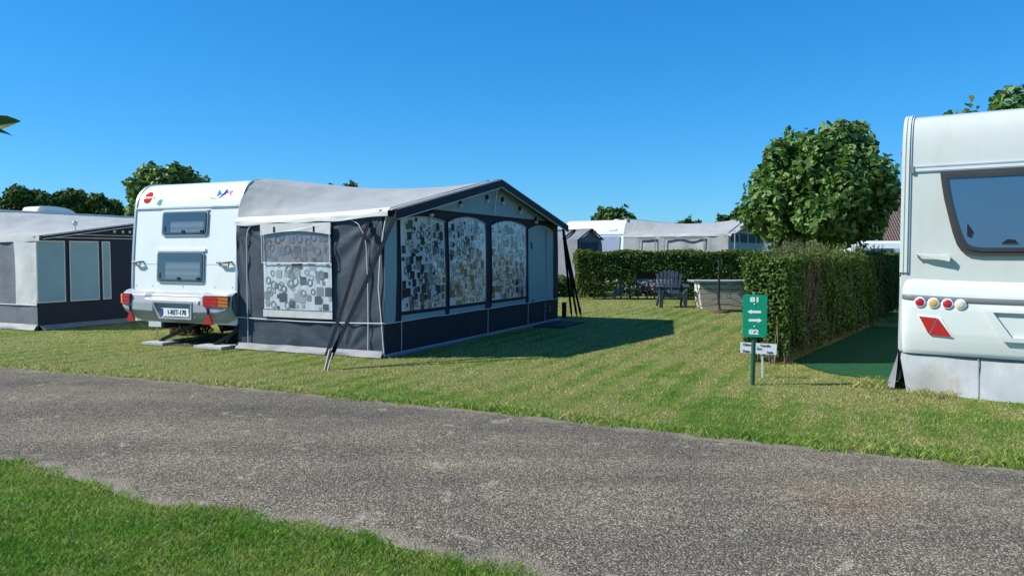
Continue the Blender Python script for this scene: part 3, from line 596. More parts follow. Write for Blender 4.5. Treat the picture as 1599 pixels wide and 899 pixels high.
# storm straps and their pegs
def strap(p, q, parent, sag=.03, w=.05):
    p, q = Vector(p), Vector(q); mb = MB(); n = 10; prev = None
    for i in range(n):
        a, b2 = p.lerp(q, i / n), p.lerp(q, (i + 1) / n)
        a.z -= sag * math.sin(math.pi * i / n); b2.z -= sag * math.sin(math.pi * (i + 1) / n); mb.bar(a, b2, w, .005, (.2, 1, 0))
    return mb.build('storm_strap', M['strap'], parent)
pegA = Vector((2.50, -1.13, .0))
strap((D + .2, .03, EZ - .02), pegA + Vector((0, .05, .12)), aw, .03, .075); strap((D - .22, .0, EZ - .12), pegA + Vector((-.03, .03, .18)), aw, .05, .07)
mb = MB(); mb.tube([pegA + Vector((.0, .06, .24)), pegA + Vector((0, -.05, -.02))], .017, 8); mb.tube([pegA + Vector((.04, .06, .20)), pegA + Vector((.04, -.05, -.02))], .010, 6); mb.build('peg', M['pole'], aw)
pegB = Vector((2.55, 7.3, .0))
for dx in (0, .12, .22): strap((D + .12, L, EZ - .05), pegB + Vector((dx, -.1 * dx, .08)), aw, .02, .055)
mb = MB()
for dx in (0, .12, .22): mb.tube([pegB + Vector((dx, -.03, .22)), pegB + Vector((dx, .03, -.02))], .014, 6)
mb.box(2.42, 2.50, 7.05, 7.13, 0, .34); mb.build('peg', M['black'], aw)

# ================= CARAVAN BUILDER =================
def prof_fn(prof):
    tab = sorted([(z, y) for y, z in prof[:len(prof) // 2 + 1]], key=lambda q: q[0])
    return lambda z: interp(tab, z)
def body(root, W, prof, m_body, name='body', x0=None):
    x0 = -W if x0 is None else x0
    mb = MB(); n = len(prof)
    A = [Vector((x0, y, z)) for y, z in prof]; B = [Vector((x0 + W, y, z)) for y, z in prof]
    mb.add(A + B, [(i, (i + 1) % n, n + (i + 1) % n, n + i) for i in range(n)], True)
    mb.add(A, [tuple(range(n))], False); mb.add(B, [tuple(range(n))[::-1]], False)
    o = mb.build(name, m_body, root)
    return o
def smooth_prof(pts, k=4):
    out = []; n = len(pts)
    for i in range(n - 1):
        p0, p1, p2, p3 = [Vector(pts[j]) for j in (max(0, i - 1), i, i + 1, min(n - 1, i + 2))]
        for t in range(k):
            t /= k; out.append(tuple(.5 * ((2 * p1) + (-p0 + p2) * t + (2 * p0 - 5 * p1 + 4 * p2 - p3) * t * t + (-p0 + 3 * p1 - 3 * p2 + p3) * t ** 3)))
    out.append(pts[-1]); return out
def rrect(x0, x1, z0, z1, r, n=4):
    pts = []
    for cx, cz, a in ((x1 - r, z0 + r, -90), (x1 - r, z1 - r, 0), (x0 + r, z1 - r, 90), (x0 + r, z0 + r, 180)):
        for i in range(n + 1): t = R(a + 90 * i / n); pts.append((cx + r * math.cos(t), cz + r * math.sin(t)))
    return pts
def ringprism(mb, out, inn, fn, d0, d1):
    n = len(out); a = [fn(*p, d1) for p in out]; b2 = [fn(*p, d1) for p in inn]; c = [fn(*p, d0) for p in out]; d = [fn(*p, d0) for p in inn]
    mb.add(a + b2 + c + d, [(i, (i + 1) % n, n + (i + 1) % n, n + i) for i in range(n)] + [(2 * n + i, 2 * n + (i + 1) % n, (i + 1) % n, i) for i in range(n)] + [(n + i, n + (i + 1) % n, 3 * n + (i + 1) % n, 3 * n + i) for i in range(n)], False)

base_prof = [(0, .34), (0, .62), (.005, .95), (.03, 1.4), (.075, 1.9), (.10, 2.12), (.14, 2.27), (.23, 2.40), (.37, 2.49), (.6, 2.53)]
PM = smooth_prof(base_prof) + [(1.4, 2.55), (5.3, 2.55), (5.75, 2.48), (6.1, 2.2), (6.35, 1.5), (6.3, .8), (6.2, .34)]
yw = (lambda tab: (lambda z: interp(tab, z)))([(z, y) for y, z in smooth_prof(base_prof)])
cv = empty('caravan', O_A, -ANG, 'white caravan seen from behind with two stacked windows and grey bumper', 'caravan', 'caravans')
W = 2.2; soft(body(cv, W, PM, M['white']))
on = lambda x, z, d: Vector((x, yw(z) - d, z))
# aluminium corner rails following the profile
for x in (-W - .006, -.034):
    mb = MB(); pr = smooth_prof(base_prof) + [(1.4, 2.55), (5.3, 2.55), (5.75, 2.48), (6.1, 2.2)]
    n = len(pr)
    for i in range(n - 1):
        (y0, z0), (y1, z1) = pr[i], pr[i + 1]; d0 = Vector((0, z1 - z0, -(y1 - y0))).normalized() * -.014
        nrm = Vector((0, -(z1 - z0), (y1 - y0))).normalized() * .014
        mb.add([(x, y0, z0), (x + .04, y0, z0), (x + .04, y0 + nrm.y, z0 + nrm.z), (x, y0 + nrm.y, z0 + nrm.z), (x, y1, z1), (x + .04, y1, z1), (x + .04, y1 + nrm.y, z1 + nrm.z), (x, y1 + nrm.y, z1 + nrm.z)], [(3, 2, 6, 7), (0, 3, 7, 4), (2, 1, 5, 6)], False)
    mb.build('awning_rail', M['alu'], cv)
mb = MB(); mb.prism([(-W + .03, 2.10), (-.05, 2.10), (-.05, 2.125), (-W + .03, 2.125)], on, -.01, .018); o = mb.build('trim_strip', M['alu'], cv)
for a0, a1, z0_, z1_, d_ in ((-W + .03, -1.62, 2.075, 2.085, .007), (-.58, -.05, 2.075, 2.085, .007), (-W + .03, -1.66, 1.235, 1.24, .002), (-.64, -.05, 1.235, 1.24, .002)):
    mb = MB(); mb.prism([(a0, z0_), (a1, z0_), (a1, z1_), (a0, z1_)], on, -.01, d_); mb.build('panel_seam', M['grip'], cv)
# dust streaks and screws on the rear panel
for xs_ in (-2.1, -1.75, -1.1, -.45, -.1):
    mb = MB(); mb.lathe([(.008, 0), (.008, .004), (.003, .006)], 8, Matrix.Translation(on(xs_, .90, .002)) @ Matrix.Rotation(R(90), 4, 'X')); mb.build('screw', M['grip'], cv)
def van_window(x0, x1, z0, z1, rail_top):
    mb = MB(); o_, i_ = rrect(x0, x1, z0, z1, .05), rrect(x0 + .03, x1 - .03, z0 + .035, z1 - .02, .04); ringprism(mb, o_, i_, on, -.005, .022); fr_ = mb.build('window', M['grip'], cv)
    mb = MB(); mb.prism(rrect(x0 + .025, x1 - .025, z0 + .03, z1 - .015, .045), on, .0, .034); bevel(mb.build('pane', M['pane'], fr_), .006)
    mb = MB(); mb.prism(rrect(x0 + .20, x1 - .06, z0 + .06, z1 - .16, .01), on, .034, .0355); mb.build('blind', M['blindp'], fr_)
    mb = MB()
    if rail_top: mb.prism([(x0 - .02, z1 + .005), (x1 + .02, z1 + .005), (x1 + .02, z1 + .045), (x0 - .02, z1 + .045)], on, -.01, .022)
    else: mb.prism([(x0 - .01, z1 + .0), (x1 + .01, z1 + .0), (x1 + .01, z1 + .018), (x0 - .01, z1 + .018)], on, -.01, .02)
    mb.build('hinge_rail', M['white'], fr_)
    for tx in ((x0 + x1) / 2, x1 - .09):
        mb = MB(); mb.prism([(tx - .035, z0 + .05), (tx + .035, z0 + .05), (tx + .03, z0 + .085), (tx - .03, z0 + .085)], on, .03, .045); mb.build('latch', M['ink'], fr_)
    mb = MB(); mb.prism([(x0 + .08, z0 + .07), (x0 + .095, z0 + .07), (x0 + .095, z0 + .15), (x0 + .08, z0 + .15)], on, .034, .040)
    mb.build('latch', M['ink'], fr_)
m, nt, b = nt_new("blind_behind_acrylic"); b.inputs['Base Color'].default_value = (.15, .20, .235, 1); b.inputs['Roughness'].default_value = .08; b.inputs['Coat Weight'].default_value = .3
tc = N(nt, "ShaderNodeTexCoord"); wv = N(nt, "ShaderNodeTexWave", Scale=3.0, Distortion=1.0); wv.bands_direction = 'Z'; nt.links.new(tc.outputs['Object'], wv.inputs['Vector'])
nt.links.new(mixc(nt, (.12, .165, .20), (.17, .22, .25), wv.outputs['Fac']), b.inputs['Base Color']); M['blindp'] = m
van_window(-1.57, -.62, 1.67, 2.05, False); van_window(-1.64, -.66, .955, 1.43, True)
for xa, xb in ((-2.15, -1.96), (-.37, -.12)):
    mb = MB(); mb.tube([on(xa, 1.275, .005), on(xa + .01, 1.27, .055), on((xa + xb) / 2, 1.268, .065), on(xb - .01, 1.27, .055), on(xb, 1.275, .005)], .017, 8)
    mb.tube([on(xa + .04, 1.262, .05), on(xa + .06, 1.215, .04), on(xb - .03, 1.21, .04), on(xb - .01, 1.262, .05)], .011, 6); mb.build('grab_handle', M['grip'], cv)
# bumper: bulged cross section swept over the width with a recess for the plate
def bump_pt(x, t):
    # t 0 bottom .. 1 top
    zb = interp([(-2.28, .46), (-2.05, .37), (-1.1, .34), (-.2, .37), (.02, .46)], x); z = zb + (.845 - zb) * t
    dep = interp([(0, .02), (.15, .13), (.35, .20), (.6, .20), (.85, .17), (.95, .09), (1, -.01)], t)
    dep *= interp([(-2.30, .55), (-2.15, .95), (-2.0, 1), (-.2, 1), (-.05, .95), (.02, .6)], x)
    if t > .2:
        k = interp([(-1.72, 0), (-1.60, 1), (-.66, 1), (-.54, 0)], x)
        if t > .72: dep -= .045 * k * interp([(.72, 0), (.76, 1), (.98, 1), (1, 0)], t)   # step above the plate
    if .18 < t < .66: dep -= .08 * interp([(-1.52, 0), (-1.44, 1), (-.78, 1), (-.70, 0)], x) * interp([(.18, 0), (.24, 1), (.60, 1), (.66, 0)], t)
    return Vector((x, -dep + .0, z))
mb = MB(); mb.grid(lambda u, v: bump_pt(-2.26 + u * 2.27, v), 130, 44); bo = mb.build('bumper', M['bumper'], cv); bo.data.flip_normals()
bp_at = lambda x, z, d: bump_pt(x, (z - .36) / .485) - Vector((0, d, 0))
mb = MB(); rec = [(-1.50, .655), (-.72, .655), (-.74, .44), (-1.36, .44)]
def zrec(x, z, d): p = bump_pt(-.3, .5); return Vector((x, p.y - d, z))
ringprism(mb, [(-1.53, .675), (-.70, .675), (-.71, .415), (-1.38, .415)], rec, zrec, -.03, .012); mb.build('plate_surround', M['alu'], bo)
mb = MB(); mb.prism([(-1.36, .455), (-.80, .455), (-.80, .575), (-1.36, .575)], zrec, -.04, -.02); pl = mb.build('number_plate', M['plate'], cv)
rotv = Matrix(((1, 0, 0, 0), (0, 0, -1, 0), (0, 1, 0, 0), (0, 0, 0, 1)))
yb = bump_pt(-.3, .5).y
text("1-RET-170", .105, Matrix.Translation((-1.04, yb + .017, .513)) @ rotv, M['ink'], 'lettering', pl, bold=.001, sx=.86)
mb = MB(); mb.prism([(-1.355, .46), (-1.32, .46), (-1.32, .57), (-1.355, .57)], zrec, -.03, -.017); mb.build('blue_band', M['navyf'], pl)
for side_, (xa, xb, xm) in enumerate(((-2.26, -1.99, -2.16), (-.47, -.01, -.17))):
    mb = MB(); mb.smooth = False
    f_ = lambda x, z, d: Vector((x, -.20 * interp([(-2.30, .6), (-2.15, .97), (-2.0, 1), (-.2, 1), (-.05, .96), (.02, .6)], x) - d, z))
    r0, r1 = ((xm, xb), (xa, xm)) if side_ == 0 else ((xa, xm), (xm, xb))
    mb.prism(rrect(xa, xb, .62, .78, .02), f_, -.06, .012); tl = mb.build('tail_light', M['dark'], cv)
    mb = MB()
    for i in range(3): mb.prism(rrect(r0[0] + .006, r0[1] - .003, .628 + i * .050, .672 + i * .050, .008), f_, -.02, .024)
    mb.build('red_lens', M['red'], tl)
    mb = MB()
    for i in range(3): mb.prism(rrect(r1[0] + .003, r1[1] - .006, .628 + i * .050, .672 + i * .050, .008), f_, -.02, .024)
    mb.build('amber_lens', M['amber'], tl)
for xc in (-1.98, -.36):
    mb = MB(); mb.prism([(xc - .085, .36), (xc + .085, .36), (xc + .07, .40), (xc + .02, .50), (xc - .02, .50), (xc - .07, .40)], lambda x, z, d: Vector((x, -.205 - d, z)), .0, .018); rf_ = mb.build('reflector', M['redr'], cv)
    mb = MB(); mb.bar((xc - .03, -.21, .60), (xc, -.215, .49), .03, .012, (0, 1, 0)); mb.build('reflector_bracket', M['ink'], rf_)
mb = MB(); mb.lathe([(.028, 0), (.028, .012), (.018, .02)], 12, Matrix.Translation((-.58, -.195, .68)) @ Matrix.Rotation(R(90), 4, 'X')); mb.build('socket_cover', M['white'], cv)
# chassis, corner steadies, wheels
mb = MB(); mb.box(-1.75, -1.69, .15, 5.9, .22, .34); mb.box(-.51, -.45, .15, 5.9, .22, .34); mb.box(-2.1, -.1, 2.9, 3.0, .22, .30); mb.box(-2.15, -.05, .05, 6.1, .335, .36); mb.build('chassis', M['under'], cv)
for xs_, xe in ((-1.05, -1.45), (-.12, -.42)):
    mb = MB()
    if xs_ < -.5: mb.bar((-.95, .25, .36), (-1.50, -.05, .07), .075, .05); mb.bar((-1.55, .3, .34), (-1.2, .1, .20), .03, .03); mb.lathe([(.05, 0), (.05, .02)], 10, Matrix.Translation((-1.50, -.05, .052)))
    else: mb.bar((-.02, .2, .34), (-.38, -.05, .07), .06, .05); mb.bar((-.75, .35, .34), (-.3, .0, .20), .03, .03); mb.bar((.02, -.02, .36), (-.14, -.10, .10), .03, .02); mb.lathe([(.05, 0), (.05, .02)], 10, Matrix.Translation((-.38, -.05, .052)))
    mb.build('corner_steady', M['black'], cv)
for x in (-2.08, -.22):
    mb = MB(); mb.lathe([(.20, -.09), (.31, -.085), (.325, 0), (.31, .085), (.20, .09)], 28, Matrix.Translation((x, 2.95, .325)) @ Matrix.Rotation(R(90), 4, 'Y')); wh = mb.build('wheel', M['tyre'], cv)
    mb = MB(); mb.lathe([(.05, -.095), (.19, -.07), (.19, .07), (.05, .095)], 20, Matrix.Translation((x, 2.95, .325)) @ Matrix.Rotation(R(90), 4, 'Y')); mb.build('rim', M['alu'], wh)
def onN(x, z, d):
    sl = (yw(z + .01) - yw(z - .01)) / .02; k = 1 / math.sqrt(1 + sl * sl); return Vector((x, yw(z) - d * k, z + d * k * sl))
def tri_on(mb, pts, d, n=8):
    (x0, z0), (x1, z1), (x2, z2) = pts; idx = {}; vs = []; fs = []
    for i in range(n + 1):
        for j in range(n + 1 - i):
            a, b2 = i / n, j / n; idx[i, j] = len(vs); vs.append(onN(x0 + (x1 - x0) * a + (x2 - x0) * b2, z0 + (z1 - z0) * a + (z2 - z0) * b2, d))
    for i in range(n):
        for j in range(n - i):
            fs.append((idx[i, j], idx[i + 1, j], idx[i, j + 1]))
            if j < n - i - 1: fs.append((idx[i + 1, j], idx[i + 1, j + 1], idx[i, j + 1]))
    mb.add(vs, fs, False)
# badge: red disc with a pale band and lettering
mb = MB(); cx, cz, rr = -1.97, 2.285, .092
def seg_disc(zlo, zhi, n=12):
    pts = []
    for i in range(n + 1):
        z = zlo + (zhi - zlo) * i / n; pts.append((math.sqrt(max(0, rr * rr - z * z)), z))
    vs = []; fs = []
    for i, (hx, z) in enumerate(pts): vs += [onN(cx - hx, cz + z, .005), onN(cx + hx, cz + z, .005)]
    for i in range(n): fs.append((2 * i, 2 * i + 1, 2 * i + 3, 2 * i + 2))
    mb.add(vs, fs, False)
seg_disc(.018, rr); seg_disc(-rr, -.018); bd = mb.build('badge', M['logored'], cv)
def curved_text(body_, size, cx_, cz_, m_, nm, par, sx=1):
    o = text(body_, size, Matrix.Identity(4), m_, nm, par, sx=sx)
    for v in o.data.vertices: u, t, d = v.co; v.co = onN(cx_ + u, cz_ + t, .007 + d)
    return o
curved_text("bürstner", .052, cx + .06, cz, M['inkred'], 'lettering', bd, 1.35)
mb = MB()
for p in ([(-1.74, 2.17), (-1.66, 2.16), (-1.645, 2.20), (-1.73, 2.21)], [(-1.73, 2.215), (-1.645, 2.205), (-1.635, 2.245), (-1.69, 2.25)], [(-1.70, 2.15), (-1.67, 2.148), (-1.68, 2.158)]): [tri_on(mb, (p[0], p[k_], p[k_ + 1]), .005, 4) for k_ in range(1, len(p) - 1)]
mb.build('small_badge', M['teal'], cv)
# bird decal
BDp = [(-.40, 2.36, -.40, 2.245, -.29, 2.285, 'blue'), (-.32, 2.245, -.17, 2.30, -.245, 2.36, 'navyf'), (-.36, 2.215, -.22, 2.28, -.28, 2.29, 'navyf'), (-.22, 2.30, -.06, 2.31, -.13, 2.34, 'pink'), (-.22, 2.295, -.09, 2.28, -.11, 2.315, 'pink'), (-.17, 2.29, -.12, 2.245, -.11, 2.285, 'pink'), (-.57, 2.235, -.40, 2.215, -.48, 2.235, 'gold'), (-.50, 2.232, -.36, 2.205, -.42, 2.222, 'pink')]
grp = {}
for i, (a0, b0, a1, b1, a2, b2, mm) in enumerate(BDp): tri_on(grp.setdefault(mm, MB()), ((a0 - .12, b0 + .01), (a1 - .12, b1 + .01), (a2 - .12, b2 + .01)), .004 + .0006 * i)
first = None
for mm, q in grp.items():
    o = q.build('bird_decal' if first is None else 'decal_feather', M[mm], first or cv); first = first or o

# ================= things under and beside the main caravan =================
def thing_box(name, loc, rz, dims, m_, label, cat, group=None, bv=.006):
    mb = MB(); a, b2, c = dims; mb.box(-a / 2, a / 2, -b2 / 2, b2 / 2, 0, c); o = mb.build(name, m_); o.location = loc; o.rotation_euler = (0, 0, rz); bevel(o, bv); return tag(o, label, cat, group)
def LA(x, y, z=0): return O_A + BX * x + AX * y + Vector((0, 0, z))
thing_box('concrete_slab', LA(-1.50, -.08, .004), -ANG + .05, (.42, .34, .045), M['stone'], 'pale concrete slab under the left corner steady of the white caravan', 'slab', 'slabs under the corner steadies')
thing_box('concrete_slab', LA(-.34, -.10, .004), -ANG, (.55, .34, .045), M['stone'], 'pale concrete slab under the right corner steady, next to the awning wall', 'slab', 'slabs under the corner steadies')
mb = MB(); mb.grid(lambda u, v: Vector((-.95 + 1.7 * u - .0, -.12 + 1.1 * v, .008 + .01 * fn3(u * 5, v * 5, 0))), 12, 8); o = mb.build('ground_mat', M['mat_']); o.location = LA(-.55, .0); o.rotation_euler = (0, 0, -ANG); tag(o, 'black ground mat lying under the back of the white caravan', 'mat')
thing_box('doormat', LA(2.98, 5.45, .002), -ANG, (.62, 1.2, .03), M['mat_'], 'dark doormat on the grass outside the awning door panel', 'doormat')
mb = MB(); mb.box(-.14, .14, -.006, .006, .16, .33); sp = empty('blank_sign', LA(-2.55, .75), -ANG * .3, 'small blank white sign on a stake behind the caravan bumper', 'sign'); mb.build('panel', M['signw'], sp)
mb = MB(); mb.box(-.012, .012, .006, .02, 0, .3); mb.build('stake', M['steel'], sp)

# ================= trees, hedges =================
LM = dict(
    fig=leafmat("leaf_large", [(.022, .055, .008), (.045, .10, .015), (.070, .16, .022), (.11, .215, .036), (.20, .31, .10), (.13, .15, .05)], .22, .38, .5),  # palest tones put leaf highlights into the colour
    dark=leafmat("leaf_dark", [(.022, .052, .014), (.042, .09, .018), (.075, .135, .028), (.14, .19, .055)], .2, .5, .4),
    privet=leafmat("leaf_privet", [(.022, .055, .008), (.040, .090, .012), (.066, .13, .018), (.12, .19, .035), (.08, .14, .022)], .22, .35, .5),
    yellow=leafmat("leaf_yellowgreen", [(.05, .085, .012), (.10, .13, .018), (.16, .17, .025)], .3, .45, .4),
    sage=leafmat("leaf_sage", [(.06, .10, .022), (.10, .15, .035), (.16, .20, .065)], .25, .5, .4),
    dry=leafmat("leaf_dry", [(.06, .038, .022), (.11, .075, .042), (.17, .125, .07)], .15, .8, .1))
def crown(name, lobes, n, size, mt, parent, shape=1, shell=(.55, 1.06), clump=0):
    tot = sum(l[3] ** 2 for l in lobes); P = []; Nn = []
    for cx, cy, cz, r, sz in lobes:
        k = int(n * r * r / tot); u = rng.normal(0, 1, (k, 3)); u /= np.linalg.norm(u, axis=1)[:, None]
        nz = np.sin(u[:, 0] * 5.1 + cx * 9) * np.sin(u[:, 1] * 4.3 + cy * 7) * np.sin(u[:, 2] * 6.1 + cz * 5)
        rad = r * (rng.uniform(shell[0] ** 2, shell[1] ** 2, k) ** .5 + .27 * nz)
        P.append(u * rad[:, None] * np.array([1, 1, sz]) + np.array([cx, cy, cz])); Nn.append(u + np.array([-.15, -.1, .55]))
    for cx, cy, cz, r, sz in lobes[1:]:       # loose sprigs standing out of the outline
        for _ in range(2):
            c = np.array([cx, cy, cz]); d = rng.normal(0, 1, 3) + 1.2 * c / (np.linalg.norm(c - np.array(lobes[0][:3])) + .1) * np.array([1, 1, 0]) + np.array([0, 0, .1]); d /= np.linalg.norm(d)
            k = 9; t = rng.uniform(.8, 1.35, k); P.append(c + np.outer(t * r, d) + rng.normal(0, size * .35, (k, 3))); Nn.append(np.tile(d, (k, 1)) + rng.normal(0, .5, (k, 3)))
    P = np.concatenate(P); Nn = np.concatenate(Nn)
    return leaves(name, P, Nn, size * rng.uniform(.5, 1.3, len(P)), mt, parent, .85, shape)
def tree(loc, h, r, n, size, mt, label, cat='tree', group=None, name='broadleaf_tree', trunk_h=None, flat=1.0, seed=0, shape=1, nl=16, trunk_r=.09, low=-.62):
    rd = random.Random(seed); root = empty(name, loc, rd.uniform(0, 6), label, cat, group)
    cz = h - r * flat; th = trunk_h or cz
    mb = MB(); mb.tube([(0, 0, -.05), (.03, 0, th * .5), (0, .03, th), (0, 0, cz)], [trunk_r * 1.3, trunk_r, trunk_r * .8, trunk_r * .5], 10); tk = mb.build('trunk', M['bark'], root)
    lobes = [(0, 0, cz, r * .68, flat)]; mb = MB()
    for i in range(nl):
        a = i * 2.399 + rd.uniform(-.2, .2); e = math.asin(max(-1, min(1, low + (.98 - low) * (i + .5) / nl))); rr = r * rd.uniform(.58, .84); q = r * rd.uniform(.17, .36)
        p = (rr * math.cos(a) * math.cos(e), rr * math.sin(a) * math.cos(e), cz + rr * flat * math.sin(e)); lobes.append((*p, q, flat * .95))
        mb.tube([(0, 0, th * .8), (p[0] * .5, p[1] * .5, (cz + p[2]) / 2 - .1), p], [trunk_r * .4, trunk_r * .22, .01], 5)
    mb.build('limb', M['bark'], root)
    crown('crown', lobes, n, size, mt, root, shape)
    return root
tree((6.4, 15.9, 0), 4.12, 1.47, 23000, .112, LM['fig'], 'round broad leaved tree with big glossy leaves, rising behind the hedge corner', group='trees around the pitches', seed=3, nl=34, flat=1.0, low=-.97)
g_far = 'trees around the pitches'
for px, top, rad, Y, lab, sd in ((38, 283, 42, 26, 'dark bushy tree farthest left behind the beige awning roof', 4), (112, 289, 32, 26.5, 'dark bushy tree directly behind the white roof box', 5), (166, 298, 40, 27, 'dark bushy tree between the roof box and the white caravan', 6), (-20, 300, 34, 27, 'dark bushy tree cut by the left edge of the view', 7)):
    r = rad / F * Y; tree(((px - 799.5) / F * Y, Y, 0), CAM_H + (HOR - top) / F * Y, r, 9000, .10, LM['dark'], lab, group=g_far, seed=sd, flat=1.15)
tree(((264 - 799.5) / F * 20, 20, 0), CAM_H + (HOR - 250) / F * 20, 1.06, 10000, .11, LM['fig'], 'leafy tree rising right above the roof of the white caravan', group=g_far, seed=8)
tree(((545 - 799.5) / F * 34, 34, 0), CAM_H + (HOR - 285) / F * 34, 1.0, 2600, .16, LM['dark'], 'tree whose tip shows just above the ridge of the big awning', group=g_far, seed=9)
tree(((955 - 799.5) / F * 46, 46, 0), CAM_H + (HOR - 324) / F * 46, 1.5, 3600, .22, LM['dark'], 'small dark tree behind the distant white caravan roof', group=g_far, seed=10, flat=.6)
tree(((1072 - 799.5) / F * 50, 50, 0), CAM_H + (HOR - 343) / F * 50, .9, 1500, .22, LM['dark'], 'tree tip showing above the pale distant awning roof', group=g_far, seed=11, flat=.6)
tree(((1158 - 799.5) / F * 42, 42, 0), CAM_H + (HOR - 326) / F * 42, 1.75, 5000, .2, LM['dark'], 'round green tree behind the gable of the pale distant awning', group=g_far, seed=12, flat=.8)
tree((14.0, 21, 0), CAM_H + (HOR - 108) / F * 21, 2.8, 11000, .17, LM['fig'], 'tall leafy tree whose top shows above the right caravan roof', group=g_far, seed=13)
# sapling reaching into the left edge
sp = empty('sapling', (-2.425, 2.62, 0), 0, 'young tree at the left edge with a few pointed leaves reaching in', 'sapling')
mb = MB(); mb.tube([(0, 0, -.03), (.02, 0, .9), (0, 0, 1.75), (.05, 0, 2.3)], [.025, .02, .014, .006], 8); mb.tube([(0, 0, 1.65), (.3, .12, 1.8), (.5, .22, 1.86)], [.01, .007, .004], 6); mb.build('trunk', M['bark'], sp)
def pleaf(mb, p, d, ln, wd, up):
    p, d, up = Vector(p), Vector(d).normalized(), Vector(up); s = d.cross(up).normalized(); n = s.cross(d)
    rows = [(0, .05), (.2, .6), (.45, 1), (.7, .75), (.88, .35), (1, 0.02)]; vs = []
    for t, w2 in rows:
        c = p + d * ln * t - n * ln * .18 * t * t; vs += [c + s * wd * w2 / 2 + n * wd * .22 * w2, c, c - s * wd * w2 / 2 + n * wd * .22 * w2]
    mb.add(vs, [(3 * i + k, 3 * i + k + 1, 3 * i + k + 4, 3 * i + k + 3) for i in range(5) for k in range(2)], True)
mb = MB()
for a in (((.50, .22, 1.855), (.95, .1, .38), .115, .07, (-.1, -.9, .4)), ((.49, .22, 1.85), (1, .0, -.02), .11, .045, (0, .3, 1)), ((.44, .18, 1.845), (.35, .1, .95), .10, .045, (-.8, -.4, .3))):
    mb = MB(); pleaf(mb, *a); mb.build('leaf', LM['yellow'], sp)
mb = MB()
for i in range(26):
    a = i * 2.4; z = 1.3 + i * .04; pleaf(mb, (.03 * math.cos(a), .03 * math.sin(a), z), (math.cos(a) - .4, math.sin(a), .4), .13, .05, (0, 0, 1))
mb.build('foliage', LM['yellow'], sp)

def hedge_box(root, x0, x1, y0, y1, h0, h1, dens, size, mts, faces, core_in=.10, topn=.06):
    """leaf faces of a clipped hedge in the local frame"""
    Ps, Ns = [], []
    def face(n, o, eu, ev, nr):
        u, v = rng.random(n), rng.random(n); P = np.array(o) + np.outer(u, eu) + np.outer(v, ev)
        bump = .045 * np.sin(P[:, 0] * 3.7 + P[:, 2] * 5 + P[:, 1] * 2.3) + .03 * np.sin(P[:, 1] * 8.1 + P[:, 2] * 7.7 + P[:, 0] * 6)
        P += np.outer(bump - rng.random(n) ** 1.5 * .14 + rng.normal(0, .012, n), nr); Ps.append(P); Ns.append(np.tile(np.array(nr, float), (n, 1)) + np.array([-.1, -.05, .4]))
    H = h1 - h0; w_, d_ = x1 - x0, y1 - y0
    if 'f' in faces: face(int(dens * w_ * H), (x0, y0, h0), (w_, 0, 0), (0, 0, H), (0, -1, 0))
    if 'b' in faces: face(int(dens * w_ * H * .5), (x0, y1, h0), (w_, 0, 0), (0, 0, H), (0, 1, 0))
    if 'l' in faces: face(int(dens * d_ * H), (x0, y0, h0), (0, d_, 0), (0, 0, H), (-1, 0, 0))
    if 'r' in faces: face(int(dens * d_ * H), (x1, y0, h0), (0, d_, 0), (0, 0, H), (1, 0, 0))
    face(int(dens * w_ * d_ * 1.1), (x0, y0, h1), (w_, 0, 0), (0, d_, 0), (0, 0, 1))
    P, Nn = np.concatenate(Ps), np.concatenate(Ns)
    return P, Nn
gh = 'hedges round the pitch'
# hedge along the right side
hr = empty('hedge', O_R, -ANG_R, 'clipped green hedge with a brown dry patch, running back beside the green carpet', 'hedge', gh)
HX0, HX1, HY0, HY1 = -1.98, -1.40, .98, 11.2
P, Nn = hedge_box(hr, HX0, HX1, HY0, HY1, .10, 1.36, 3000, .04, None, 'flrb')
dl = np.hypot((P[:, 1] - 2.0 - .45 * P[:, 2]) * .9, (P[:, 2] - .65) * .55); ny = np.sin(P[:, 1] * 7 + P[:, 2] * 9) * .1
isdry = (P[:, 0] > HX1 - .22) & (dl + ny < .45) & (rng.random(len(P)) < .70) | ((P[:, 0] > HX1 - .2) & (np.abs(P[:, 1] - 8.6) < .9) & (rng.random(len(P)) < .7)) | ((P[:, 2] < .22) & (rng.random(len(P)) < .45))
issage = (P[:, 2] > 1.18) & (P[:, 1] > 1.6) & (P[:, 1] < 9) & (rng.random(len(P)) < .45) & ~isdry
thin = rng.random(len(P)) < np.where(isdry, .55, 1)
g_ = ~isdry & ~issage
leaves('foliage', P[g_], Nn[g_], .042 * rng.uniform(.6, 1.2, g_.sum()), LM['privet'], hr, .75)
k_ = issage; leaves('sage_foliage', P[k_], Nn[k_], .040 * rng.uniform(.6, 1.2, k_.sum()), LM['sage'], hr, .8)
k_ = isdry & thin; leaves('dry_foliage', P[k_], Nn[k_], .034 * rng.uniform(.5, 1.1, k_.sum()), LM['dry'], hr, .9)
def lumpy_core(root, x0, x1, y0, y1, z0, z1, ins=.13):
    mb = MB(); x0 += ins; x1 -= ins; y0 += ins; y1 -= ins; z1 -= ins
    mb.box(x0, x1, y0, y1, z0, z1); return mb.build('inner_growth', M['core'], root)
lumpy_core(hr, HX0, HX1, HY0, HY1, .12, 1.38)
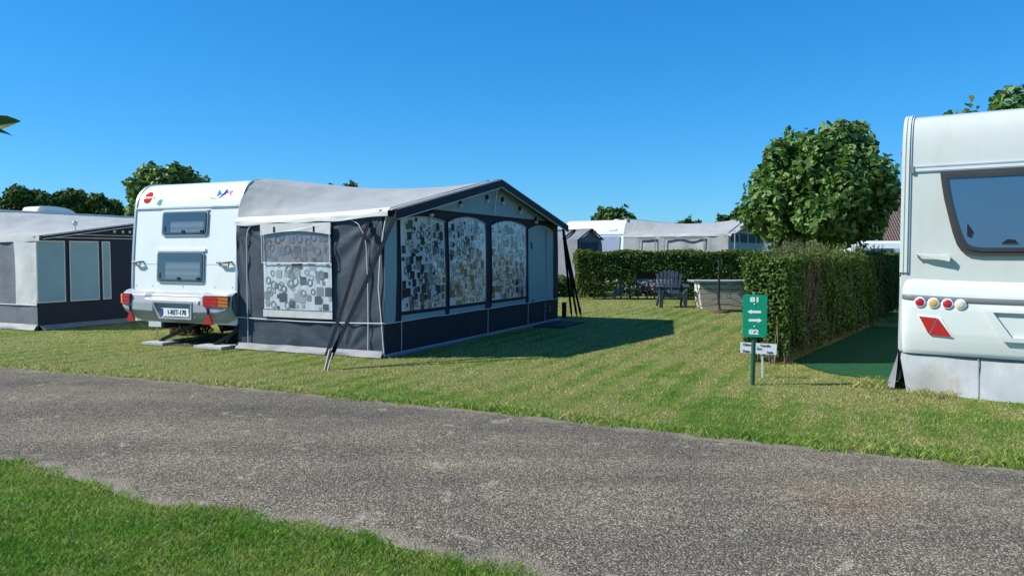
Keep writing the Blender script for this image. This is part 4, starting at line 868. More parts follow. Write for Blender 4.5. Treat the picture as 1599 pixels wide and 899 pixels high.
# upright shoots on top
rd = random.Random(5); mb = MB(); LP, LN = [], []
for i in range(240):
    y = rd.choice((rd.uniform(1.4, 4.5), rd.uniform(1.2, 9))); x = rd.uniform(HX0 + .05, HX1 - .03); h = rd.uniform(.05, .24); dx, dy = rd.uniform(-.06, .06), rd.uniform(-.06, .06)
    mb.tube([(x, y, 1.3), (x + dx, y + dy, 1.38 + h)], [.004, .002], 4, False)
    for j in range(int(h / .016)):
        t = j * .016 / max(h, .01); LP.append((x + dx * t + rd.uniform(-.018, .018), y + dy * t + rd.uniform(-.018, .018), 1.38 + h * t)); LN.append((rd.uniform(-1, 1), rd.uniform(-1, 1), .6))
tag(mb.build('shoot', M['twig'], hr), kind='stuff'); leaves('shoot_foliage', np.array(LP), np.array(LN), .032, LM['sage'], hr, .6)
mb = MB()
for i in range(90):
    y = rd.gauss(2.1, .32); z = rd.uniform(.05, 1.0); a = rd.uniform(-.3, .5); ln = rd.uniform(.15, .45); x = HX1 + rd.uniform(-.05, .03)
    mb.tube([(x, y, z), (x + rd.uniform(-.03, .03), y + a * ln * .6, z + ln * .5), (x + rd.uniform(-.04, .04), y + a * ln, z + ln)], [.006, .004, .002], 4, False)
for i in range(26):
    x = rd.uniform(HX0 + .03, HX1 - .03); y = HY0 + rd.uniform(-.04, .2) if i < 14 else rd.uniform(HY0, 7); x = x if i < 14 else HX1 - rd.uniform(0, .06)
    mb.tube([(x, y, 0), (x + rd.uniform(-.06, .06), y + rd.uniform(-.04, .04), .3), (x + rd.uniform(-.15, .15), y + rd.uniform(-.05, .1), .62)], [.012, .008, .003], 5, False)
tag(mb.build('bare_twigs', M['twig'], hr), kind='stuff')
# hedge across the back
hb = empty('hedge', (1.95, 23.4, 0), R(-3), 'long low clipped hedge across the back, behind the chair and table', 'hedge', gh)
P, Nn = hedge_box(hb, 0, 6.4, 0, .8, .06, 1.46, 1700, .05, None, 'flb')
base = .46 + .12 * np.sin(P[:, 0] * 4.1) + .08 * np.sin(P[:, 0] * 11); hole = (P[:, 0] < 3.0) & (P[:, 2] < base) & (rng.random(len(P)) < .78)
hole |= (np.abs(P[:, 0] - 2.35) < .5) & (P[:, 2] < .85)
P, Nn = P[~hole], Nn[~hole]
yel = (P[:, 0] < .9) & (rng.random(len(P)) < .65) | (P[:, 2] > 1.38) & (rng.random(len(P)) < .45)
leaves('foliage', P[~yel], Nn[~yel], .062 * rng.uniform(.6, 1.2, (~yel).sum()), LM['privet'], hb, .75)
leaves('yellow_foliage', P[yel], Nn[yel], .058 * rng.uniform(.6, 1.2, yel.sum()), LM['yellow'], hb, .75)
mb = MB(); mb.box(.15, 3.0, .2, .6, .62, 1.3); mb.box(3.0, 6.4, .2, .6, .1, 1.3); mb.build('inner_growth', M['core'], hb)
for i in range(11):
    x = .1 + i * .26 + rd.uniform(-.06, .06); mb = MB(); mb.tube([(x, .3, 0), (x + rd.uniform(-.08, .08), .3, .4), (x + rd.uniform(-.22, .22), .35, .95)], [.03, .022, .012], 6, False); mb.build('stem', M['twig'], hb)
# low growth left of the back hedge, far hedges closing the horizon
def rough_hedge(loc, rz, w_, d_, h, dens, size, mt, label, name='hedge', cat='hedge'):
    rt = empty(name, loc, rz, label, cat, gh if cat == 'hedge' else None); P, Nn = hedge_box(rt, 0, w_, 0, d_, .03, h, dens, size, None, 'flrb')
    P[:, 2] *= 1 + .10 * np.sin(P[:, 0] * 2.3) + .06 * np.sin(P[:, 0] * 7.1 + 1); leaves('foliage', P, Nn, size * rng.uniform(.6, 1.2, len(P)), mt, rt, .8)
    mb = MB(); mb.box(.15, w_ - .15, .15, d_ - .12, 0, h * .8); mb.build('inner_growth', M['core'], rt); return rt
rough_hedge((.6, 24.6, 0), 0, 2.3, .6, .55, 900, .07, LM['dark'], 'low dark growth seen between the awning straps and the back hedge')
rough_hedge((-30, 33, 0), R(3), 24, 1.2, 1.5, 90, .20, LM['dark'], 'long dark hedge far behind the left awning and trees')
rough_hedge((-6, 40, 0), R(0), 34, 1.5, 1.35, 60, .26, LM['dark'], 'long distant hedge closing the field behind the pale awning')
rough_hedge((11.2, 20.5, 0), -ANG_R, 9, .8, 1.25, 400, .08, LM['dark'], 'dark hedge at the far end of the green carpet')
rt = rough_hedge(LA(-2.5, 1.0), -ANG, .55, .4, .32, 5000, .035, LM['dry'], 'low brownish shrub seen underneath the white caravan', 'low_shrub', 'shrub')

# green carpet
mb = MB()
mb.grid(lambda u, v: Vector((-1.42 + u * 1.47, float(carpet_front(-1.42 + u * 1.47)) + v * (7.2 - float(carpet_front(-1.42 + u * 1.47))), .010 + .006 * fn3(u * 3, v * 12, 0))), 20, 40)
o = mb.build('green_carpet', M['carpet']); o.location = O_R; o.rotation_euler = (0, 0, -ANG_R); tag(o, 'dark green carpet strip on the ground between hedge and right caravan', 'carpet')

# ================= RIGHT CARAVAN =================
rc = empty('caravan', O_R, -ANG_R, 'large cream caravan cut by the right edge, with round tail lights and curved rear window', 'caravan', 'caravans')
bp2 = [(.0, .385), (-.02, .6), (-.0, 1.1), (.0, 1.5), (.0, 2.0), (.005, 2.26), (.015, 2.45), (.04, 2.62), (.085, 2.735), (.16, 2.81), (.34, 2.85)]
PR = smooth_prof(bp2) + [(1.6, 2.88), (6.0, 2.88), (6.6, 2.75), (7.0, 2.2), (7.2, 1.4), (7.1, .385)]
W2 = 2.3; soft(body(rc, W2, PR, M['cream'], x0=0))
yw2 = (lambda tab: (lambda z: interp(tab, z)))([(z, y) for y, z in smooth_prof(bp2)])
on2 = lambda x, z, d: Vector((x, yw2(z) - d, z))
# white corner profile with two ribs
mb = MB(); pr = [q for q in smooth_prof(bp2) if q[1] > 1.12]
for x, wd, hh in ((-.012, .030, .020), (.018, .012, .008), (.030, .026, .024), (.056, .018, .012)):
    for (y0, z0), (y1, z1) in zip(pr, pr[1:]):
        nr = Vector((0, -(z1 - z0), (y1 - y0))).normalized() * hh
        mb.add([(x, y0, z0), (x + wd, y0, z0), (x + wd, y0 + nr.y, z0 + nr.z), (x, y0 + nr.y, z0 + nr.z), (x, y1, z1), (x + wd, y1, z1), (x + wd, y1 + nr.y, z1 + nr.z), (x, y1 + nr.y, z1 + nr.z)], [(3, 2, 6, 7), (0, 3, 7, 4), (2, 1, 5, 6)], False)
mb.build('corner_profile', M['roofbox'], rc)
mb = MB(); pr = smooth_prof(bp2) + [(1.6, 2.88), (6.0, 2.88)]
for (y0, z0), (y1, z1) in zip(pr, pr[1:]):
    mb.add([(-.014, y0, z0), (-.014, y0 + .05 * (z1 > 0), z0 - (.04 if z0 > 2.8 else 0)), (-.014, y1 + .05, z1 - (.04 if z1 > 2.8 else 0)), (-.014, y1, z1)], [(0, 1, 2, 3)])
mb.build('awning_rail', M['alu'], rc)
def lam(x, z): return z
mb = MB(); mb.prism([(.075, 2.235), (W2 - .07, 2.235), (W2 - .07, 2.245), (.075, 2.245)], on2, -.01, .014); mb.prism([(.075, 2.28), (W2 - .07, 2.28), (W2 - .07, 2.295), (.075, 2.295)], on2, -.01, .022); o = mb.build('trim_strip', M['alu'], rc)
mb = MB(); mb.prism([(.085, 2.246), (W2 - .08, 2.246), (W2 - .08, 2.279), (.085, 2.279)], on2, -.01, .018); mb.build('trim_insert', M['roofbox'], o)
mb = MB(); mb.prism(rrect(.072, .105, 2.225, 2.30, .005), on2, -.01, .026); mb.build('trim_end_cap', M['pole'], o)
# rear window: wide top, raked curved sides
def rwin(o_):
    L_ = [(.35, 2.215), (.365, 2.10), (.39, 1.95), (.43, 1.78), (.47, 1.62), (.51, 1.50), (.55, 1.435), (.60, 1.405), (.70, 1.39)]
    pts = L_ + [(W2 - x, z) for x, z in reversed(L_)]
    cx_, cz_ = W2 / 2, 1.83
    return [(cx_ + (x - cx_) * (1 - o_ / .8), cz_ + (z - cz_) * (1 - o_ / .41)) for x, z in pts]
mb = MB(); ringprism(mb, rwin(-.01), rwin(.034), on2, -.01, .034); fw = mb.build('window', M['brown'], rc)
mb = MB(); ringprism(mb, rwin(.028), rwin(.064), on2, -.01, .044); mb.build('window_frame', M['dark'], fw)
mb = MB(); mb.prism(rwin(.055), on2, .0, .034); mb.build('pane', M['pane2'], fw)
mb = MB()
for x, z in ((.62, 1.62), (.95, 1.52), (1.5, 1.52)): mb = MB(); mb.prism([(x - .07, z - .02), (x + .07, z - .02), (x + .04, z + .015), (x - .02, z + .02)] if x > .7 else [(x - .03, z - .04), (x + .0, z - .06), (x + .02, z - .0), (x - .03, z + .08)], on2, .03, .045); mb.build('latch', M['ink'], fw)
# grab handle
mb = MB(); hp = [(.125, 1.40), (.20, 1.398), (.44, 1.385), (.458, 1.36), (.445, 1.315), (.40, 1.33), (.36, 1.335), (.22, 1.365)]
mb.prism(hp, on2, .035, .065); mb.tube([on2(.15, 1.378, .0), on2(.15, 1.378, .05)], .012); mb.prism([(.36, 1.37), (.45, 1.37), (.45, 1.33), (.40, 1.335)], on2, -.01, .05); gh_ = mb.build('grab_handle', M['roofbox'], rc); bevel(gh_, .006)
# lower rear moulding, bulging out over the width
def mould(x, z, d=0.0):
    k = math.sin(math.pi * min(1, max(0, x / W2))) ** .6; t = interp([(.36, .015), (.40, .04), (.6, .055), (.85, .065), (1.02, .055), (1.10, .035), (1.15, .0)], z)
    return Vector((x, yw2(z) - t * (.35 + .9 * k) - d + (.05 * math.exp(-x / .03)), z - .035 * k * interp([(.36, 0), (1.1, 1)], z)))
def mz(u, v): return mould(-.026 + u * (W2 + .052), .37 + v * .785)
mb = MB(); mb.grid(mz, 90, 44); bo2 = mb.build('rear_moulding', M['roofbox'], rc); bo2.data.flip_normals()
mb = MB(); mb.grid(lambda u, v: mould(.004 + u * (W2 - .008), .925 + .062 * v, .010 * math.sin(math.pi * v) ** .4 + .001), 60, 6)
mb.m = 0
mb.build('moulding_strip', M['stripgrey'], bo2)
for i, (x, mm) in enumerate(((.19, 'red'), (.3126, 'amber2'), (.4387, 'red'), (.553, 'lens'))):
    for xx in (x, W2 - x):
        c = mould(xx, .915, .006); Mt = Matrix.Translation(c) @ Matrix.Rotation(R(90), 4, 'X')
        mb = MB(); mb.lathe([(.053, -.01), (.053, .012), (.046, .017)], 24, Mt); tl = mb.build('tail_light', M['plate'], rc)
        mb = MB(); mb.lathe([(.042, .0), (.042, .017), (.034, .022), (.018, .025), (.002, .026)], 24, Mt); mb.build('lens', M.get(mm) or M.setdefault('amber2', mat("amber_faded", (.62, .36, .13), .3, .1, 30, coat=.4)), tl)
for sgn in (0, 1):
    T = lambda pts: [(W2 - x if sgn else x, z) for x, z in pts]
    mb = MB(); mb.prism(T([(.165, .775), (.385, .765), (.495, .565), (.295, .575)]), mould, .0, .010); rf_ = mb.build('reflector', M['plate'], rc)
    mb = MB(); mb.prism(T([(.185, .768), (.345, .76), (.275, .59)]), mould, .008, .018); mb.prism(T([(.357, .758), (.48, .573), (.287, .582)]), mould, .008, .018); mb.build('red_triangle', M['redr'], rf_)
# plate recess
mb = MB(); NN = 14
def dens(poly):
    out = []
    for (a, b2), (c, d) in zip(poly, poly[1:] + poly[:1]): out += [(a + (c - a) * i / NN, b2 + (d - b2) * i / NN) for i in range(NN)]
    return out
ringprism(mb, dens([(.74, .88), (.92, .555), (W2 - .92, .555), (W2 - .74, .88)]), dens([(.83, .85), (.99, .60), (W2 - .99, .60), (W2 - .83, .85)]), mould, -.01, .035)
mb.build('plate_recess', M['roofbox'], bo2)
mb = MB(); mb.lathe([(.012, -.02), (.012, .012)], 8, Matrix.Translation((-.018, .03, .0) if False else (-.02, .06, 2.45))); mb.build('side_marker', M['redr'], rc)
# skirt
def sk(x, z):
    t = min(1, max(0, (.385 - z) / .385))
    return Vector((x + .13 * t * math.exp(-max(0, x) / .5), .03 - .36 * t ** 1.25 - .010 * fn3(x * 4, z * 6, 0) - .012 * math.sin(x * 9 + z * 14) * t + .03 * math.exp(-((x - .30) / .16) ** 2) * max(0, .16 - z) * 2, z))
mb = MB(); mb.grid(lambda u, v: sk(-.01 + u * W2, .0 + .02 * math.exp(-((u * W2 - .33) / .12) ** 2) * .8 * (1 - v) + v * .40), 110, 20); skt = mb.build('skirt', M['skirt'], rc)
mb = MB(); mb.tube([sk(.71, .01) - Vector((0, .006, 0)), sk(.71, .2) - Vector((0, .006, 0)), sk(.71, .39) - Vector((0, .006, 0))], .006, 6); mb.build('skirt_seam', M['mud'], skt)
mb = MB(); mb.grid(lambda u, v: Vector((-.012 - .04 * (1 - v), .45 + u * 6.5, v * .40)), 30, 4); mb.build('side_skirt', M['skirt'], skt)
mb = MB(); mb.grid(lambda u, v: Vector((-.012 - (.10 - .05 * u) * (1 - v) ** 1.2 + .10 * (1 - v) * (u == 0), u * .5 - .20 * (1 - v) * (1 - u), .012 + v * .385)), 8, 12); mb.build('skirt_flap', M['mud'], skt)
mb = MB(); mb.box(.1, W2 - .1, .2, 7, .33, .386); mb.build('chassis', M['under'], rc)

# ================= LEFT NEIGHBOUR: caravan and awning =================
gpL = Vector((-8.62, 13.95, 0)); DL, LL = 2.45, 6.2
OL = gpL - BX * DL
RAILL = [(y * LL / 6.45, 1.62 + (z - 1.88) * .92) for y, z in RAILM]
al = empty('awning_tent', OL, -ANG, 'beige roofed awning with pale blank front panels at the left edge', 'awning', 'caravan awnings')
EL, PL = 1.70, 2.16
tent_shell(al, DL, LL, RAILL, 1.6, EL, PL, dict(roof=M['beige'], trim=M['navy'], pipe=M['piping']), sag=.02, band=.05, over=.16)
mb = MB(); mb.grid(lambda u, v: Vector((u * (DL + .1), -.014 - .01 * fn3(u * 6, v, 1), EL + .03 - v * .10 - .04 * (1 - u))), 30, 4); mb.build('roof_hem', M['hem'], al)
wl = lambda x, z, d=0.0: Vector((x, -d - .012 * fn3(x * 2, z * 1.6, 6) - .012 * math.sin(x * 8 + z * 3), z))
mb = MB(); mb.grid(lambda u, v: wl(u * DL, v * (EL - .02)), 50, 24); mb.build('side_wall', M['slateL'] if 'slateL' in M else M['grey_c'], al)
mb = MB(); mb.grid(lambda u, v: wl(DL - .62 + u * .62, .47 + v * (EL - .53), .012), 14, 20); mb.build('pale_panel', M['cream_c'], al)
mb = MB(); mb.tube([wl(x / 10 * DL, .46, .014) for x in range(11)], .008, 6); mb.build('wall_piping', M['piping'], al)
frl = lambda y, z, d=0.0: Vector((DL + d + .01 * fn3(y * 1.2, z * 1.2, 3), y, z)); gl_ = lambda y: gable(y, LL, EL, PL)
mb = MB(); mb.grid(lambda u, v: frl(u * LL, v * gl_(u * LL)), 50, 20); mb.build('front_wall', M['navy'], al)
def pyL(px): r = (px - 799.5) / F; return (r * gpL.y - gpL.x) / (AX.x - AX.y * r)
for a0, a1 in ((pyL(56), pyL(101)), (pyL(108), pyL(154)), (pyL(159), pyL(172)), (3.1, 4.4), (4.6, 5.9)):
    mb = MB(); mb.prism([(a0, .50), (a1, .50), (a1, 1.64), (a0, 1.64)], frl, .010, .016); wp_ = mb.build('front_panel', M['light'], al)
    mb = MB(); ringprism(mb, [(a0, .50), (a1, .50), (a1, 1.64), (a0, 1.64)], [(a0 + .02, .52), (a1 - .02, .52), (a1 - .02, 1.62), (a0 + .02, 1.62)], frl, .016, .020); mb.build('panel_edge', M['cream_c'], wp_)
mb = MB(); mb.tube([frl(0, 1.70, .02), frl(LL, 1.70, .02)], .008, 6); mb.tube([frl(.4, 1.76, .02), frl(LL - .4, 1.76, .02)], .007, 6); mb.build('wall_piping', M['piping'], al)
for px in (178, 191, 202):
    y_ = pyL(px); mb = MB(); mb.lathe([(.022, 0), (.034, .012), (.02, .03)], 10, Matrix.Translation((DL + .02, y_, 1.84)) @ Matrix.Rotation(R(90), 4, 'Y')); mb.build('round_stud', M['lens'], al)
mb = MB(); mb.grid(lambda u, v: Vector((u * DL, -.03 - .07 * (1 - v) - .03 * fn3(u * 9, v, 0), .014 + v * .10)), 40, 3); mb.grid(lambda u, v: Vector((DL + .02 + .12 * (1 - v) + .02 * fn3(u * 9, v, 0), u * LL, .014 + v * .08)), 50, 3); mb.build('mud_flap', M['mud'], al)
mb = MB(); mb.tube([(DL + .02, .75, 1.78), (DL + .02, .75, 1.92)], .012, 6); mb.lathe([(.02, 0), (.048, .01), (.045, .03), (.01, .035)], 12, Matrix.Translation((DL + .0, .75, 1.97)) @ Matrix.Rotation(R(90), 4, 'Y')); mb.build('lamp', M['alu'], al)
cl_ = empty('caravan', OL, -ANG, 'white caravan mostly hidden behind the left awning, carrying a long roof box', 'caravan', 'caravans')
soft(body(cl_, 2.2, [(y, .34 + (z - .34) * .88) for y, z in PM], M['white']))
mb = MB(); mb.box(-.034, .01, .3, 5.7, 2.26, 2.30); mb.build('awning_rail', M['alu'], cl_)
mb = MB(); A0 = smooth_prof([(0, 0), (.02, .11), (.10, .17), (.35, .185), (.65, .165), (.85, .11), (.95, .0)])
n = len(A0); YB = 1.95
mb.add([(-.95, YB + y, 2.27 + z) for y, z in A0] + [(-.40, YB + y, 2.27 + z) for y, z in A0], [(i, i + 1, n + i + 1, n + i) for i in range(n - 1)] + [tuple(range(n))[::-1], tuple(range(n, 2 * n))], False)
rb = mb.build('air_conditioner', M['roofbox'], cl_); bevel(rb, .03, 3)
mb = MB(); mb.box(-.7, -.3, 4.6, 5.2, 2.27, 2.33); bevel(mb.build('roof_hatch', M['roofbox'], cl_), .01)
for x in (-2.0, -.2):
    mb = MB(); mb.lathe([(.20, -.09), (.31, -.085), (.325, 0), (.31, .085), (.20, .09)], 20, Matrix.Translation((x, 2.95, .325)) @ Matrix.Rotation(R(90), 4, 'Y')); mb.build('wheel', M['tyre'], cl_)

# ================= DISTANT PITCH (right of centre) =================
OB = Vector((4.05, 28.0, 0)); AB = R(30)
ab = empty('awning_tent', OB, -AB, 'pale off white awning with sagging roof and dark gable beyond the back hedge', 'awning', 'caravan awnings')
DB, LB = 3.8, 5.6; RB = [(y * LB / 6.45, 2.05 + (z - 1.88) * .9) for y, z in RAILM]
tent_shell(ab, DB, LB, RB, 2.05, 2.08, 2.72, dict(roof=M['pale_c'], trim=M['navy'], pipe=M['piping']), sag=.16, band=.08, over=.3)
mb = MB(); mb.grid(lambda u, v: Vector((u * (DB + .1), -.02 - .02 * fn3(u * 6, v, 1), 2.10 - v * .10)), 30, 4); mb.build('roof_hem', M['hem'], ab)
mb = MB(); mb.grid(lambda u, v: Vector((u * DB, -.03 * fn3(u * 5, v * 2, 6) - .03 * math.sin(u * 30 + v * 4) * u, v * 2.05)), 60, 20); mb.build('side_wall', M['pale_c'], ab)
mb = MB()
for a0, a1 in ((.62, 1.25), (1.55, 3.0)):
    ringprism(mb, [(a0, 1.1), (a1, 1.1), (a1, 1.98), (a0, 1.98)], [(a0 + .03, 1.13), (a1 - .03, 1.13), (a1 - .03, 1.90), (a0 + .03, 1.90)], lambda x, z, d: Vector((x, -.06 - d, z)), 0, .01)
mb.build('side_window', M['mud'], ab)
mb = MB(); mb.grid(lambda u, v: Vector((DB, u * LB, v * gable(u * LB, LB, 2.08, 2.72))), 20, 8); mb.build('front_wall', M['light'], ab)
for a0 in (.35, 1.65, 2.95, 4.25):
    mb = MB(); mb.prism([(a0, 1.80), (a0 + 1.0, 1.80), (a0 + 1.0, 2.12), (a0, 2.12)], lambda y, z, d: Vector((DB + d, y, z)), .01, .02); mb.build('front_window', M['navy'], ab)
mb = MB(); mb.box(DB + .2, DB + .23, -.05, -.02, 1.0, 2.2); mb.build('frame_pole', M['alu'], ab)
cb = empty('caravan', OB, -AB, 'distant white caravan with a grey door seen above the back hedge', 'caravan', 'caravans')
soft(body(cb, 2.4, [(y, .34 + (z - .34) * 1.055) for y, z in PM], M['white']))
onb = lambda x, z, d: Vector((x, yw((z - .34) / 1.055 + .34) - d, z))
mb = MB(); mb.prism(rrect(-.88, -.20, .9, 2.02, .04), onb, -.01, .03); dr = mb.build('door', M['cg2b'] if 'cg2b' in M else mat("door_bluegrey", (.30, .35, .45), .4, .05), cb); 
mb = MB(); ringprism(mb, rrect(-.92, -.16, .86, 2.06, .05), rrect(-.86, -.22, .92, 2.0, .04), onb, -.01, .035); mb.build('door_frame', M['alu'], dr)
mb = MB(); mb.prism([(-2.36, 2.10), (-.02, 2.10), (-.02, 2.12), (-2.36, 2.12)], onb, -.01, .02); mb.prism([(-.60, 2.26), (-.30, 2.26), (-.30, 2.33), (-.60, 2.33)], onb, 0, .02); mb.build('trim_strip', M['alu'], cb)
mb = MB(); mb.prism([(-1.55, 2.14), (-1.15, 2.14), (-1.15, 2.26), (-1.55, 2.26)], onb, 0, .03); mb.build('brown_lamp', mat("brown_lamp", (.35, .12, .04), .5, .1), cb)
mb = MB(); mb.box(-.045, .01, .2, 5.6, 2.64, 2.69); mb.tube([onb(.0, .5, .01), onb(.0, 1.5, .01), onb(.0, 2.2, .01), onb(0, 2.5, .01)], .02, 6); mb.build('awning_rail', M['alu'], cb)
mb = MB(); mb.lathe([(.05, 0), (.12, .01), (.12, .05), (.08, .07)], 12, Matrix.Translation((-.9, 1.6, 2.66))); mb.build('roof_vent', M['roofbox'], cb)
for x in (-2.1, -.25):
    mb = MB(); mb.lathe([(.20, -.09), (.31, -.085), (.325, 0), (.31, .085), (.20, .09)], 20, Matrix.Translation((x, 2.95, .325)) @ Matrix.Rotation(R(90), 4, 'Y')); mb.build('wheel', M['tyre'], cb)
# dark grey gabled tent between
tg = empty('gabled_tent', (2.58, 25.6, 0), R(40), 'dark grey gabled tent with slack sides behind the left end of the back hedge', 'tent')
TW, TL, TE, TP = .56, 3.4, 1.86, 2.20
mb = MB(); 
mb.grid(lambda u, v: Vector((-TW + u * TW, v * TL - .1, TE + (TP - TE) * u - .04 * math.sin(math.pi * u) - .03 * math.sin(math.pi * v))), 10, 16)
mb.grid(lambda u, v: Vector((u * TW, v * TL - .1, TP + (TE - TP) * u - .04 * math.sin(math.pi * u))), 10, 16); mb.build('roof', M['grey_c'], tg)
mb = MB(); mb.prism([(-TW, 0), (TW, 0), (TW, TE), (0, TP), (-TW, TE)], lambda x, z, d: Vector((x, d, z)), 0, .01); mb.build('front_wall', M['grey_c'], tg)
mb = MB(); mb.prism([(-.40, .1), (.40, .1), (.40, 1.78), (-.40, 1.78)], lambda x, z, d: Vector((x, -d, z)), .01, .02); mb.build('door_panel', M['slate'], tg)
mb = MB()
for sx in (-1, 1): mb.grid(lambda u, v: Vector((sx * (TW + .18 * (1 - v) + .04 * fn3(u * 6, v * 3, sx)), u * TL, v * TE)), 20, 10)
mb.build('side_wall', M['grey_c'], tg)
mb = MB(); mb.bar((0, -.11, TP + .02), (0, TL, TP + .02), .05, .02); mb.bar((-TW - .02, -.08, TE), (0, -.11, TP + .02), .06, .02); mb.bar((0, -.11, TP + .02), (TW + .02, -.08, TE), .06, .02); mb.bar((-TW, .7, TE + .02), (0, .7, TP + .03), .12, .01); mb.tube([(-TW - .02, -.05, TE), (-TW - .25, -.3, .02)], .03); mb.build('frame_pole', M['strap'], tg)
# small pale tent and caravan far right of it
pt = empty('pale_tent', (12.9, 40, 0), R(-20), 'small pale tent roof just left of the big leafed tree', 'tent')
mb = MB(); mb.grid(lambda u, v: Vector((-1.0 + 2.0 * u, v * 3, 1.9 + .35 * (1 - abs(2 * u - 1)) - .04 * math.sin(3 * v))), 12, 4); mb.build('roof', M['pale_c'], pt)
mb = MB(); mb.prism([(-.95, 0), (.95, 0), (.95, 1.9), (0, 2.2), (-.95, 1.9)], lambda x, z, d: Vector((x, .1 + d, z)), 0, 2.7); mb.build('wall', M['light'], pt)
dc = empty('caravan', (19.5, 44, 0), R(-6), 'long low white roofed caravan glimpsed over the hedge under the brown tiled roof', 'caravan', 'caravans')
mb = MB(); pr = [(0, .4), (0, 1.7), (.1, 2.0), (.4, 2.12), (2.0, 2.12), (2.2, 2.0), (2.3, 1.6), (2.3, .4)]; n = len(pr)
mb.add([(0, y, z) for y, z in pr] + [(6.5, y, z) for y, z in pr], [(i, (i + 1) % n, n + (i + 1) % n, n + i) for i in range(n)] + [tuple(range(n)), tuple(range(n, 2 * n))[::-1]], False); mb.build('body', M['white'], dc)
mb = MB(); mb.box(1.0, 2.2, -.02, .02, 1.2, 1.7); mb.box(3.6, 5.2, -.02, .02, 1.2, 1.7); mb.build('window', M['pane'], dc)
mb = MB(); mb.box(.0, 6.5, .6, .66, 2.125, 2.15); mb.build('roof_rail', M['alu'], dc)
for x in (2.8, 3.6):
    mb = MB(); mb.lathe([(.2, -.09), (.32, -.08), (.32, .08), (.2, .09)], 16, Matrix.Translation((x, .12, .32)) @ Matrix.Rotation(R(90), 4, 'X')); mb.build('wheel', M['tyre'], dc)
# brown roofed house
hs_ = empty('house', (27.0, 60, 0), R(-4), 'house with a big brown tiled hip roof beside the right caravan', 'house')
mb = MB(); mb.box(.4, 16, .4, 9, 0, 2.3); mb.build('wall', M['brick'], hs_)
mb = MB(); e0, z0, z1 = 0, 2.15, 6.6
mb.add([(0, 0, z0), (17, 0, z0), (17, 10, z0), (0, 10, z0), (3.6, 5, z1), (13, 5, z1)], [(0, 1, 5, 4), (1, 2, 5), (2, 3, 4, 5), (3, 0, 4), (3, 2, 1, 0)], False); rfo = mb.build('roof', M['tiles'], hs_)
mb = MB(); mb.box(7, 7.8, 4.6, 5.4, 5.8, 7.6); mb.build('chimney', M['brick'], rfo)
for x in (3, 7, 11):
    mb = MB(); mb.box(x, x + 1.2, .37, .41, .9, 1.9); fwd = mb.build('window', M['plate'], hs_); mb = MB(); mb.box(x + .08, x + 1.12, .355, .375, .98, 1.82); mb.build('pane', M['pane'], fwd)
mb = MB(); mb.box(5.3, 6.2, .37, .41, 0, 2.05); mb.build('door', M['bark'], hs_)
tree((22.6, 50, 0), 3.2, 1.55, 2600, .24, LM['fig'], 'rounded green bush in front of the brown tiled roof', 'bush', None, 'round_bush', seed=21, flat=.8)

# ================= CHAIR, TABLE, PARASOL, BOX =================
ch = empty('garden_chair', (4.18, 20.1, 0), R(-3), 'dark grey resin garden chair with fan shaped slatted back on the lawn', 'chair')
def slat_back(i):
    t = (i - 3) / 3; mb = MB(); x0_, x1_ = t * .20, t * .31; h = .58 - .09 * t * t
    y0_, y1_ = .22, .46; ww = .034
    vs = []
    for (x, y, z, w2) in ((x0_, y0_, .30, .026), ((x0_ + x1_) / 2, (y0_ + y1_) / 2, .30 + h * .55, .038), (x1_, y1_, .36 + h, .040), (x1_ * 1.01, y1_ + .01, .38 + h, .024)):
        vs += [(x - w2, y, z), (x + w2, y, z), (x + w2, y + .02, z), (x - w2, y + .02, z)]
    fs = [(0, 1, 2, 3)[::-1], (12, 13, 14, 15)]
    for k in range(3):
        for q in range(4): fs.append((k * 4 + q, k * 4 + (q + 1) % 4, (k + 1) * 4 + (q + 1) % 4, (k + 1) * 4 + q))
    mb.add(vs, fs, False); return bevel(mb.build('back_slat', M['chair'], ch), .006)
for i in range(7): slat_back(i)
for i in range(5):
    mb = MB(); y = -.26 + i * .105; z = .38 - i * .022; mb.box(-.27, .27, y, y + .09, z - .02, z); bevel(mb.build('seat_slat', M['chair'], ch), .006)
mb = MB(); mb.box(-.29, .29, -.30, -.27, .27, .385); bevel(mb.build('apron', M['chair'], ch), .01)
mb = MB(); mb.bar((-.22, .30, .50), (.22, .30, .50), .03, .06, (0, 1, 0)); mb.bar((-.22, .42, .76), (.22, .42, .76), .025, .05, (0, 1, 0)); mb.build('back_rail', M['chair'], ch)
for sx in (-1, 1):
    mb = MB(); mb.add([(sx * .27, -.32, 0), (sx * .35, -.32, 0), (sx * .35, -.22, 0), (sx * .27, -.22, 0), (sx * .24, -.32, .38), (sx * .37, -.32, .52), (sx * .37, -.18, .52), (sx * .24, -.18, .38)], [(0, 1, 5, 4), (1, 2, 6, 5), (2, 3, 7, 6), (3, 0, 4, 7), (4, 5, 6, 7), (3, 2, 1, 0)], False); bevel(mb.build('leg', M['chair'], ch), .01)
    mb = MB(); mb.bar((sx * .30, .18, .30), (sx * .32, .52, .0), .05, .07); mb.build('leg', M['chair'], ch)
    mb = MB(); mb.add([(sx * .29, -.36, .53), (sx * .42, -.36, .53), (sx * .43, -.1, .56), (sx * .38, .36, .57), (sx * .32, .36, .57), (sx * .29, -.1, .56)] + [(sx * .29, -.36, .56), (sx * .42, -.36, .56), (sx * .43, -.1, .59), (sx * .38, .36, .60), (sx * .32, .36, .60), (sx * .29, -.1, .59)], [tuple(range(6))[::-1], tuple(range(6, 12))] + [(i, (i + 1) % 6, 6 + (i + 1) % 6, 6 + i) for i in range(6)], False); bevel(mb.build('armrest', M['chair'], ch), .008)
tb = empty('folding_table', (5.12, 18.75, 0), R(-2), 'long folding garden table with thin iron legs in front of the cream storage box', 'table')
